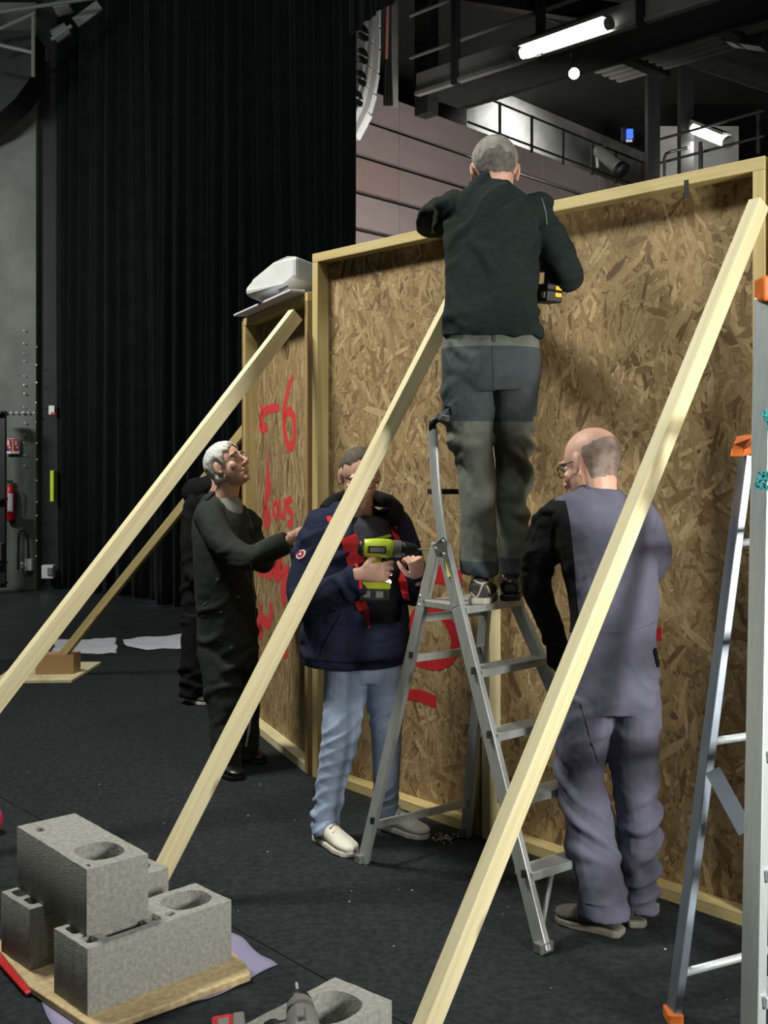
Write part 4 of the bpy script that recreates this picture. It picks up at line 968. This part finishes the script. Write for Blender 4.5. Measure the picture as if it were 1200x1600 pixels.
tt = bvh([swo]); ribbon('shoulder_seam', tt, [(846, 310), (852, 330), (855, 352)], .004, M['steel_grey'], swo, .001)
ribbon('shoulder_seam', tt, [(700, 312), (692, 335), (690, 360)], .004, M['sweater'], swo, .001)
tr = Bag(); torso(tr, [(pt(767, 519, 4.12), .172, .118), (pt(767, 545, 4.12), .182, .128), (pt(767, 580, 4.12), .182, .135), (pt(767, 602, 4.13), .165, .12)], SX)
def leg(bag, rows): 
    P = spline([(*r[0], r[1], r[2]) for r in rows], 5); bag.tube([Vector(q[:3]) for q in P], [(q[3], q[4]) for q in P], 22, side=SX)
leg(tr, [(pt(729, 560, 4.14), .09, .11), (pt(729, 610, 4.13), .094, .11), (pt(731, 660, 4.14), .09, .095), (pt(741, 720, 4.17), .075, .085), (pt(746, 770, 4.14), .069, .078), (pt(748, 830, 4.12), .067, .075), (pt(750, 885, 4.12), .068, .078), (pt(750, 896, 4.12), .067, .078)])
leg(tr, [(pt(805, 560, 4.15), .09, .11), (pt(805, 610, 4.15), .09, .105), (pt(802, 660, 4.17), .077, .09), (pt(802, 720, 4.22), .064, .078), (pt(801, 780, 4.23), .062, .072), (pt(801, 840, 4.24), .058, .07), (pt(802, 895, 4.25), .057, .07)])
def tmask(co): return 1.0+.9*np.exp(-((co[:, 2]-1.62)/.22)**2)+.8*np.exp(-((co[:, 2]-1.2)/.07)**2)
def tmat(c):
    z = c[:, 2]; k = np.zeros(len(c), int); k[(z < 1.745)] = 1; k[(z > 2.015)] = 1; k[z < 1.235] = 0; return k
blob_tr = blob('trousers', tr, [M['tr_slate'], M['tr_olive']], p.root, .0065, 4, folds(.013, 30, ((.4, .3, 1), (-.7, .2, .8)), tmask, seed=5), tmat, cuts=[((0, 0, z_), (0, 0, 1)) for z_ in (1.235, 1.745, 2.015)])
tt = bvh([blob_tr]); ribbon('belt_loop', tt, [(772, 521), (772, 534)], .012, M['tr_slate'], blob_tr, .002, .003)
ribbon('pocket_flap', tt, [(694, 632), (706, 634), (709, 648)], .012, M['tr_slate'], blob_tr, .001, .004)
ribbon('pocket_flap', tt, [(692, 652), (702, 653)], .02, M['tr_olive'], blob_tr, .001, .006)
ribbon('back_seam', tt, [(770, 540), (771, 575), (772, 610)], .004, M['tr_slate'], blob_tr, .0005, .002)
s1, f_, sd_ = shoe(p.root, (.345, 4.06, 1.077), (.40, 4.33, 1.077), .098, M['shoe_d'], M['sole'], .085, ankle=1)
tt = bvh([s1]); 
for k, ln in enumerate(([(738, 905), (752, 912), (770, 906)], [(735, 925), (745, 932), (754, 912)], [(760, 915), (766, 928), (772, 932)])): ribbon('shoe_stripe', tt, ln, .008, M['sole'], s1, .001, .002)
shoe(p.root, (.47, 4.16, 1.077), (.52, 4.42, 1.077), .095, M['shoe_b'], M['black'], .08)  # right shoe: shade put into the colour as black, its pair is suede
power_drill('power_drill', 'black and yellow cordless driver held by the man on the ladder', pt(852, 396, 4.2), (-.4, .9, .08), (.05, .0, 1), M['black'], M['black'], k=1.0)
dq = bpy.data.objects['power_drill']
_f = Vector((-.4, .9, .08)).normalized(); _u = Vector((.05, 0, 1)); _u = (_u-_f*_u.dot(_f)).normalized(); _s = _f.cross(_u); _c = pt(852, 396, 4.2); _B = Matrix((_f, _s, _u)).transposed()
for x_, y_, z_ in ((-.094, .012, -.135), (-.094, .012, -.16), (-.06, .036, -.135)): mk('yellow_insert', Bag().box(_c+_B@Vector((x_, y_, z_)), (.004, .014, .008) if y_ < .03 else (.014, .004, .008), _B), M['yellow'], dq, bevel=.002)

# ---- man in grey overalls
p = Person('balding man in grey violet overalls seen from behind', (.78, 3.77, .006))
p.browm = M['hair_g']
p.head(pt(924, 727, 3.78), (-.62, .74, -.32), (-.12, .25, 1), 1.08, neck=pt(936, 776, 3.755), glasses=True)
la_ = [(pt(872, 808, 3.78), .066), (pt(846, 860, 3.86), .062), (pt(838, 915, 3.95), .055), (pt(856, 965, 4.03), .048), (pt(868, 1000, 4.08), .04)]
ra_ = [(pt(1000, 815, 3.78), .07), (pt(1018, 855, 3.82), .064), (pt(1014, 890, 3.9), .055), (pt(992, 890, 4.02), .045), (pt(975, 880, 4.12), .034)]
p.limb(la_, .66); p.limb(ra_, .66)
p.hand(la_[-1][0], (.2, .3, -.9), (-.5, .8, .1), 1, curl=(.5, .7, .5)); p.hand(ra_[-1][0], (-.6, .7, .2), (0, -.2, 1), -1, curl=(.4, .5, .4))
Lg = [(pt(918, 1080, 3.8), .085), (pt(905, 1190, 3.88), .068), (pt(925, 1310, 3.82), .055), (pt(945, 1425, 3.78), .042)]
Rg = [(pt(990, 1080, 3.8), .085), (pt(992, 1200, 3.84), .068), (pt(994, 1310, 3.84), .055), (pt(997, 1415, 3.84), .042)]
p.limb(Lg, .75); p.limb(Rg, .75)
torso(p.body, [(pt(936, 792, 3.77), .07, .05), (pt(940, 830, 3.76), .13, .09), (pt(955, 920, 3.78), .12, .09), (pt(956, 1000, 3.79), .12, .09), (pt(955, 1080, 3.8), .135, .1)], SX)
p.finish('skin')
p.hair(M['stubble'], lambda l: np.minimum(np.minimum(-.03-l[:, 1], l[:, 2]+.06), .036-l[:, 2]-.25*l[:, 1]), .0025, fade=.03)
ov = Bag(); torso(ov, [(pt(938, 762, 3.75), .07, .062), (pt(937, 775, 3.75), .1, .082), (pt(935, 790, 3.755), .143, .105), (pt(938, 822, 3.76), .165, .125), (pt(952, 880, 3.77), .16, .13), (pt(958, 940, 3.78), .152, .128), (pt(958, 985, 3.79), .148, .12), (pt(956, 1030, 3.79), .158, .13), (pt(954, 1080, 3.8), .166, .14), (pt(955, 1110, 3.8), .15, .12)], SX)
sleeve(ov, ra_); ov.ball(pt(990, 812, 3.77), (.085, .09, .08)); ov.ball(pt(885, 805, 3.77), (.07, .08, .07))
leg(ov, [(pt(917, 1075, 3.8), .085, .12), (pt(912, 1130, 3.83), .092, .12), (pt(906, 1200, 3.88), .084, .1), (pt(915, 1260, 3.87), .082, .092), (pt(928, 1330, 3.83), .084, .09), (pt(941, 1400, 3.78), .084, .092), (pt(942, 1432, 3.77), .082, .092)])
leg(ov, [(pt(990, 1075, 3.8), .085, .12), (pt(989, 1130, 3.82), .088, .12), (pt(990, 1200, 3.85), .082, .1), (pt(996, 1260, 3.86), .074, .092), (pt(999, 1330, 3.86), .066, .085), (pt(999, 1400, 3.86), .06, .08), (pt(1000, 1418, 3.86), .058, .08)])
def om(co): return .6+.8*np.clip((1.0-co[:, 2])/.5, 0, 1)
def omat(c): return ((c[:, 0] < pt(882, 900, 3.77).x+(1.42-c[:, 2])*.12) & (c[:, 2] > 1.02) & (c[:, 2] < 1.47)).astype(int)
ovo = blob('overalls', ov, [M['overall'], M['blackcloth']], p.root, .0065, 4, folds(.014, 24, ((.8, .2, 1), (-.7, .3, 1)), om, seed=11), omat, cuts=[((pt(882, 900, 3.77).x, 3.7, 1.42), (1, 0, .12)), ((0, 0, 1.47), (0, 0, 1)), ((0, 0, 1.02), (0, 0, 1))])
gl = Bag(); tmp_ = p.body; p.body = gl; p.hand(la_[-1][0], (.2, .3, -.9), (-.5, .8, .1), 1, curl=(.5, .7, .5), L=1.12); p.body = tmp_
gl.tube([la_[-1][0]+Vector((0, 0, .02)), la_[-1][0]+Vector((.02, .03, -.09))], [.034, .045], 14); blob('glove', gl, M['blackcloth'], p.root, .005, 1, lambda co, no: co+no*.003)
bs = Bag(); sleeve(bs, la_); blob('sleeve', bs, M['blackcloth'], p.root, .0065, 4, folds(.012, 30, seed=13))
tt = bvh([ovo]); ribbon('waist_seam', tt, [(905, 978), (950, 986), (1000, 982), (1024, 972)], .006, M['overall'], ovo, .001, .004)
ribbon('pocket_tab', tt, [(1021, 1014), (1027, 1040)], .02, M['blackcloth'], ovo, .002, .005)
ribbon('side_seam', tt, [(910, 1100), (925, 1160), (935, 1190)], .004, M['overall'], ovo, .001, .003)
ribbon('hem_seam', tt, [(915, 1410), (945, 1415), (975, 1408)], .003, M['overall'], ovo, .001, .003)
ribbon('collar', tt, [(915, 762), (935, 756), (958, 764)], .02, M['overall'], ovo, .002, .006)
shoe(p.root, (pt(972, 1460, 3.74).x, 3.74, .006), (pt(872, 1440, 3.86).x, 3.88, .006), .1, M['shoe_d'], M['sole_d'], .085)
shoe(p.root, (pt(995, 1452, 3.8).x, 3.8, .006), (pt(985, 1440, 3.98).x, 4.06, .006), .092, M['shoe_d'], M['sole_d'], .085)

# ---- man with jeans and drill
p = Person('man in navy jacket and pale jeans holding a lime drill', (-.12, 4.72, .006))
p.browm = M['hair_b']
p.head(pt(562, 744, 4.72), (.14, -.92, -.36), (.05, -.3, 1), 1.02, neck=pt(562, 806, 4.78), glasses=True)
ra_ = [(pt(502, 828, 4.74), .078), (pt(484, 880, 4.72), .074), (pt(478, 935, 4.66), .07), (pt(522, 925, 4.5), .064), (pt(562, 903, 4.4), .056)]
la_ = [(pt(618, 822, 4.78), .07), (pt(636, 870, 4.78), .064), (pt(646, 925, 4.7), .056), (pt(648, 905, 4.6), .048), (pt(650, 893, 4.54), .04)]
p.limb(ra_[:-1]+[(pt(566, 900, 4.4), .045)], .62); p.limb(la_, .62)
wr_ = pt(566, 900, 4.4); 
p.hand(pt(564, 897, 4.375), (.97, .02, .1), (0, -1, .1), -1, curl=(.3, .9, .8), L=1.05, tcurl=.9)
p.hand(pt(655, 902, 4.54), (-.2, -.35, .9), (.5, -.8, 0), -1, curl=(1.1, 1.2, .8), L=.95)
Lg = [(pt(542, 1040, 4.74), .088), (pt(532, 1165, 4.68), .068), (pt(512, 1290, 4.66), .034)]
Rg = [(pt(596, 1040, 4.76), .088), (pt(606, 1165, 4.74), .066), (pt(608, 1275, 4.8), .045)]
p.limb(Lg, .72); p.limb(Rg, .72)
torso(p.body, [(pt(562, 815, 4.77), .09, .06), (pt(558, 850, 4.77), .15, .1), (pt(558, 950, 4.77), .15, .11), (pt(560, 1030, 4.76), .15, .11)], SX)
p.finish('skin')
p.hair(M['hair_b'], lambda l: np.maximum(np.minimum(l[:, 2]-.062, .052-l[:, 1]), np.minimum(.012-l[:, 1], l[:, 2]+.03)), .005, fade=.015)
sh = Bag(); torso(sh, [(pt(562, 806, 4.76), .075, .07), (pt(562, 820, 4.76), .14, .1), (pt(560, 850, 4.75), .18, .135), (pt(560, 920, 4.75), .18, .148), (pt(560, 985, 4.76), .17, .13), (pt(560, 1020, 4.77), .16, .12)], SX)
sho = blob('shirt', sh, M['tshirt'], p.root, .008, 5, folds(.008, 18, seed=21))
jk = Bag(); torso(jk, [(pt(560, 794, 4.80), .085, .07), (pt(558, 806, 4.79), .15, .1), (pt(558, 830, 4.78), .2, .14), (pt(556, 880, 4.77), .215, .17), (pt(555, 950, 4.76), .222, .182), (pt(554, 1010, 4.76), .226, .18), (pt(554, 1034, 4.76), .222, .172)], SX)
sleeve(jk, ra_); sleeve(jk, la_); jk.ball(pt(506, 822, 4.76), (.085, .09, .075)); jk.ball(pt(612, 818, 4.78), (.08, .08, .07))
def jkeep(co):
    x, y, z = co[:, 0], co[:, 1], co[:, 2]
    l = np.interp(z, [.72, .9, 1.05, 1.2, 1.3, 1.45], [-.02, -.06, -.1, -.135, -.13, -.12]); r = np.interp(z, [.72, .9, 1.05, 1.2, 1.3, 1.45], [.0, .055, .09, .08, .06, .01])
    tors = (y < 4.74) & (y > 4.52-.0) & (z > .93) & (x > l) & (x < r)
    arm = (co[:, 1] < 4.60) & (z < 1.2) & (z > 1.0) & (x < -.03)
    return ~(tors & ~arm)
jko = blob('jacket', jk, M['navy'], p.root, .0075, 4, folds(.012, 22, seed=23), keep=jkeep, thick=.006)
tj = bvh([jko, sho])
ribbon('red_lining', tj, [(609, 818, .05), (618, 840, .055), (626, 868, .055), (631, 900, .05), (637, 935, .03)], .05, M['redcloth'], jko, .008, .004, sm=True)
ribbon('red_lining', tj, [(544, 838, .07), (551, 858, .072), (557, 882, .07)], .07, M['redcloth'], jko, .01, .004, sm=True)
ribbon('red_lining', tj, [(562, 938, .045), (569, 955, .04), (576, 980, .006)], .04, M['redcloth'], jko, .008, .004, sm=True)
ribbon('red_cuff_edge', tj, [(556, 883), (560, 900), (563, 920)], .014, M['redcloth'], jko, .002, .004)
ribbon('zip_pull', tj, [(513, 808), (516, 816)], .02, M['redcloth'], jko, .004, .004)
ribbon('chest_line', bvh([sho]), [(556, 849), (585, 843), (610, 837)], .012, M['lime'], sho, .002, .002)
c, n_ = hit(tj, 471, 867)
if c is not None:
    pz = Matrix(((n_.cross(Vector((0, 0, 1))).normalized()), n_, Vector((0, 0, 1)))).transposed()
    def disc(r, off, m, nm):
        tp = n_.cross(Vector((0, 0, 1))).normalized(); tu = tp.cross(n_); mk(nm, Bag().slab([c+n_*off+tp*r*math.cos(t)+tu*r*math.sin(t) for t in np.linspace(0, 2*math.pi, 24, endpoint=False)], .002), m, jko)
        return tp, tu
    disc(.023, .004, M['white_metal'], 'round_badge'); tp, tu = disc(.019, .0055, M['redcloth'], 'badge_field'); disc(.012, .007, M['navy'], 'badge_centre')
    mk('badge_peak', Bag().slab([c+n_*.0085+tp*-.008+tu*-.006, c+n_*.0085+tu*.009, c+n_*.0085+tp*.008+tu*-.006], .002), M['white_metal'], jko)
ribbon('pocket_seam', tj, [(532, 960), (505, 1010), (500, 1025)], .005, M['blackcloth'], jko, .001, .002)
ribbon('hem_band', tj, [(480, 1028), (520, 1034), (560, 1036), (600, 1032)], .008, M['blackcloth'], jko, .001, .003)
hd = Bag(); hd.tube([Vector(q) for q in spline([pt(508, 800, 4.76), pt(528, 782, 4.84), pt(560, 776, 4.9), pt(598, 780, 4.86), pt(620, 796, 4.76), pt(614, 815, 4.68)], 5)], [.03, .034, .036, .038, .038, .037, .036, .036, .038, .04, .042, .04, .038, .038, .036, .034, .034, .034, .033, .033, .033, .032, .031, .03, .03, .03][:26], 12)
blob('hood', hd, M['blackcloth'], p.root, .007, 3, folds(.008, 26, seed=25))
jn = Bag(); torso(jn, [(pt(566, 1010, 4.76), .16, .12), (pt(568, 1040, 4.76), .168, .125), (pt(569, 1062, 4.76), .15, .11)], SX)
leg(jn, [(pt(541, 1035, 4.74), .092, .11), (pt(538, 1090, 4.72), .09, .1), (pt(532, 1150, 4.68), .078, .088), (pt(524, 1190, 4.68), .07, .082), (pt(515, 1240, 4.68), .062, .07), (pt(509, 1280, 4.67), .058, .07), (pt(511, 1306, 4.65), .056, .072)])
leg(jn, [(pt(598, 1035, 4.76), .085, .11), (pt(602, 1090, 4.76), .078, .098), (pt(604, 1150, 4.75), .066, .085), (pt(604, 1200, 4.77), .06, .075), (pt(604, 1250, 4.8), .054, .066), (pt(605, 1282, 4.8), .05, .062)])
def jm(co): return .45+.8*np.exp(-((co[:, 2]-.42)/.12)**2)+1.0*np.exp(-((co[:, 2]-.1)/.09)**2)
jno = blob('jeans', jn, M['jeans'], p.root, .0065, 4, folds(.010, 38, ((.3, .3, 1), (-.5, .2, 1)), jm, seed=31, warp=4.2))
for (hx, tx) in (((pt(496, 1322, 4.68).x, 4.70, .006), (pt(553, 1338, 4.5).x, 4.47, .006)), ((pt(592, 1308, 4.8).x, 4.86, .006), (pt(668, 1305, 4.66).x, 4.68, .006))):
    s1, f_, sd_ = shoe(p.root, hx, tx, .098, M['sneaker'], M['sneaker'], .085, name='sneaker')
    h = Vector(hx); L_ = (Vector(tx)-h).length
    for k in range(4):
        c = h+f_*L_*(.36+.09*k)+Vector((0, 0, .098-.013*k)); mk('lace', Bag().tube([c-sd_*.026, c+Vector((0, 0, .006)), c+sd_*.026+f_*.012], .0032, 8), M['sole'], s1, smooth=True)
power_drill('power_drill', 'lime green cordless drill with lit work light, held by the man in jeans', pt(602, 857, 4.425), (1, .04, -.03), (0, .02, 1), M['lime'], M['steel_dark'], lamp=True, k=1.1)

# ---- white haired man
p = Person('white haired man in black coverall looking up at the wall', (-.72, 5.72, .006))
p.browm = M['hair_g']
p.head(pt(356, 728, 5.75), (.72, -.42, .42), (-.42, .15, .85), 1.04, neck=pt(352, 782, 5.78), glasses=False)
q = p.q; bg = Bag()
for sg in (-1, 1):
    bg.tube([q((.032+.02*math.cos(t))*sg, .104, .004+.015*math.sin(t)) for t in np.linspace(0, 2*math.pi, 15)], .0011, 5); bg.tube([q(.052*sg, .098, .008), q(.083*sg, .05, .012), q(.086*sg, .0, .008)], .0013, 5)
bg.tube([q(-.012, .106, .006), q(.012, .106, .006)], .0012, 5); mk('glasses', bg, M['alu_b'], p.root, smooth=True)
ra_ = [(pt(328, 808, 5.66), .07), (pt(350, 850, 5.56), .068), (pt(388, 872, 5.48), .062), (pt(425, 858, 5.44), .054), (pt(450, 846, 5.42), .048)]
la_ = [(pt(388, 815, 5.85), .06), (pt(400, 860, 5.85), .056), (pt(411, 880, 5.85), .052), (pt(414, 874, 5.98), .045)]
p.limb(ra_[:-1]+[(pt(452, 844, 5.42), .042), (pt(460, 836, 5.42), .04)], .62); p.limb(la_, .62)
p.hand(pt(459, 836, 5.42), (.9, .1, .25), (-.1, -.5, .8), -1, curl=(.2, .3, .3)); p.hand(la_[-1][0], (-.1, .9, .2), (0, 0, 1), 1)
Lg = [(pt(342, 1010, 5.75), .088), (pt(352, 1100, 5.68), .07), (pt(352, 1190, 5.66), .045)]; Rg = [(pt(374, 1010, 5.85), .088), (pt(382, 1095, 5.86), .066), (pt(384, 1175, 5.9), .045)]
p.limb(Lg, .7); p.limb(Rg, .7)
sxx = Vector((.85, -.5, 0)).normalized()
torso(p.body, [(pt(352, 790, 5.78), .07, .06), (pt(350, 830, 5.77), .11, .1), (pt(354, 920, 5.77), .1, .1), (pt(356, 1010, 5.78), .11, .11)], SX)
p.finish('skin')
p.hair(M['hair_w'], lambda l: np.maximum(np.minimum(l[:, 2]-.05, .068-l[:, 1]), np.minimum(np.minimum(.03-l[:, 1]+.4*l[:, 2], l[:, 2]+.065), .1-l[:, 1])), .014)
us = Bag(); torso(us, [(pt(353, 778, 5.77), .06, .055), (pt(358, 800, 5.76), .08, .08), (pt(360, 850, 5.75), .09, .1)], SX); blob('shirt', us, M['greyshirt'], p.root, .007, 3)
cv = Bag(); torso(cv, [(pt(345, 775, 5.82), .06, .06), (pt(343, 788, 5.80), .11, .085), (pt(345, 812, 5.78), .145, .125), (pt(348, 860, 5.76), .152, .15), (pt(351, 920, 5.76), .15, .155), (pt(354, 960, 5.77), .152, .155), (pt(355, 1005, 5.78), .152, .16), (pt(356, 1040, 5.79), .14, .14)], SX)
sleeve(cv, ra_); sleeve(cv, la_); cv.ball(pt(328, 806, 5.68), (.08, .085, .075))
leg(cv, [(pt(342, 1010, 5.75), .105, .12), (pt(348, 1070, 5.7), .095, .105), (pt(352, 1120, 5.68), .082, .09), (pt(354, 1170, 5.66), .075, .085), (pt(354, 1205, 5.66), .072, .085)])
leg(cv, [(pt(374, 1010, 5.85), .095, .12), (pt(380, 1070, 5.86), .08, .1), (pt(383, 1120, 5.88), .07, .085), (pt(385, 1170, 5.9), .064, .08), (pt(386, 1182, 5.9), .062, .078)])
def ckeep(co): 
    t = (1.50-co[:, 2])/.12
    return ~((co[:, 2] > 1.3) & (co[:, 1] < 5.72) & (np.abs(co[:, 0]-(-.715)) < .04*np.clip((co[:, 2]-1.3)/.12, 0, 1.2)))
cvo = blob('coverall', cv, M['coverall'], p.root, .0075, 4, folds(.013, 22, seed=41), keep=ckeep, thick=.004)
tt = bvh([cvo]); ribbon('zip', tt, [(385, 800), (391, 815), (396, 835)], .006, M['steel_grey'], cvo, .002)
ribbon('zip', tt, [(392, 880), (395, 920), (398, 950), (399, 975)], .006, M['steel_grey'], cvo, .002)
ribbon('leg_stripe', tt, [(393, 1080), (390, 1130), (384, 1166)], .012, M['white_metal'], cvo, .002)
ribbon('collar', tt, [(322, 780), (335, 768), (348, 766)], .03, M['coverall'], cvo, .003, .005)
pb = Bag(); Rr = random.Random(8)
for (x, y, w_) in ((340, 905, 4), (372, 932, 8), (320, 943, 4), (345, 956, 5), (317, 962, 5), (345, 1000, 3), (362, 1012, 3)):
    ribbon(pb, tt, [(x-w_/2, y+1, .008), (x, y, .01), (x+w_/2, y-1, .006)], .01, None, None, .002, .001)
mk('paint_spots', pb, M['steel_grey'], cvo)
shoe(p.root, (pt(360, 1195, 5.66).x-.09, 5.72, .006), (pt(378, 1215, 5.6).x, 5.53, .006), .1, M['shoe_b'], M['black'], .08)
shoe(p.root, (pt(378, 1190, 5.9).x, 5.98, .006), (pt(412, 1192, 5.85).x, 5.82, .006), .095, M['shoe_b'], M['black'], .08)

# ---- person in black behind him
p = Person('person in black clothes with hood, mostly hidden behind the white haired man', (-1.18, 7.35, .006))
p.browm = M['hair_b']
p.head(pt(345, 728, 7.35), (.9, -.1, .1), (0, 0, 1), .95, neck=pt(338, 770, 7.35), glasses=False)

a1 = [(pt(302, 790, 7.25), .07), (pt(296, 845, 7.2), .062), (pt(302, 900, 7.15), .055), (pt(325, 905, 7.0), .045)]; a2 = [(pt(356, 792, 7.45), .06), (pt(362, 840, 7.45), .055), (pt(372, 880, 7.4), .045)]
p.limb(a1, .65); p.limb(a2, .65); p.hand(a1[-1][0], (.8, -.4, 0), (0, 0, 1), -1); p.hand(a2[-1][0], (.8, 0, -.4), (0, -1, .1), -1)
p.limb([(pt(308, 950, 7.3), .08), (pt(306, 1020, 7.28), .062), (pt(304, 1080, 7.28), .045)], .75); p.limb([(pt(334, 950, 7.4), .08), (pt(334, 1020, 7.42), .06), (pt(334, 1075, 7.45), .045)], .75)
torso(p.body, [(pt(336, 790, 7.35), .08, .06), (pt(326, 850, 7.35), .13, .1), (pt(322, 960, 7.35), .13, .1)], SX); p.finish('skin', .007)
p.hair(M['hair_b'], lambda l: np.minimum(.05-l[:, 1], l[:, 2]), .008)
hb = Bag(); torso(hb, [(pt(334, 775, 7.36), .07, .07), (pt(330, 795, 7.35), .16, .11), (pt(325, 850, 7.35), .175, .14), (pt(322, 930, 7.35), .165, .14), (pt(322, 965, 7.35), .165, .14)], SX)
sleeve(hb, a1); sleeve(hb, a2); blob('jacket', hb, M['blackcloth'], p.root, .01, 4, folds(.014, 22, seed=51))
ho = Bag().ball(pt(312, 768, 7.42), (.12, .1, .1)).ball(pt(330, 762, 7.4), (.1, .09, .09)); blob('hood', ho, M['blackcloth'], p.root, .01, 3, folds(.012, 24, seed=52))
tb_ = Bag(); torso(tb_, [(pt(321, 945, 7.35), .16, .13), (pt(321, 985, 7.35), .15, .13)], SX)
leg(tb_, [(pt(308, 960, 7.3), .1, .12), (pt(306, 1020, 7.28), .095, .105), (pt(303, 1070, 7.28), .09, .1), (pt(303, 1086, 7.28), .09, .1)]); leg(tb_, [(pt(332, 960, 7.4), .09, .12), (pt(334, 1020, 7.42), .085, .1), (pt(334, 1078, 7.45), .075, .09)])
blob('trousers', tb_, M['blackcloth'], p.root, .009, 4, folds(.016, 26, seed=53))
shoe(p.root, (pt(290, 1098, 7.3).x, 7.36, .006), (pt(325, 1098, 7.2).x, 7.2, .006), .1, M['shoe_d'], M['sole'], .085)
shoe(p.root, (pt(328, 1092, 7.5).x, 7.5, .006), (pt(352, 1092, 7.4).x, 7.34, .006), .1, M['shoe_d'], M['sole'], .085)

# ---- grey and red driver on the foreground block
t, q = power_drill('power_drill', 'grey and red cordless driver lying on the foreground concrete block', (-.20, 2.72, .24), (-.15, 1, .0), (.98, .15, .1), M['steel_grey'], M['red'], k=1.15)
mk('grip_sleeve', Bag().tube([q(.06, 0, 0), q(.075, 0, 0), q(.09, 0, 0)], [.03, .032, .028], 18), M['black'], t, smooth=True)
mk('red_button', Bag().ball(q(.02, .03, .02), .008), M['red'], t, smooth=True)
# small debris on the carpet
R = random.Random(12); bg = Bag()
for k in range(45):
    x = R.uniform(0, 1150); y = R.uniform(1060, 1590); c = fl(x, y, .009); s = R.uniform(.0015, .004); bg.box(c, (s, s*.6, s*.4), Matrix.Rotation(R.uniform(0, 3), 3, 'Z'))
for k in range(40):
    c = fl(R.gauss(700, 12), R.gauss(1308, 4), .008); s = R.uniform(.002, .004); bg.box(c, (s, s, s*.5))
tag(mk('wood_crumbs', bg, M['sole']), 'pale wood crumbs scattered on the black carpet', 'crumbs', kind='stuff')
for o in bpy.data.objects:
    if 'wl' in o: del o['wl']
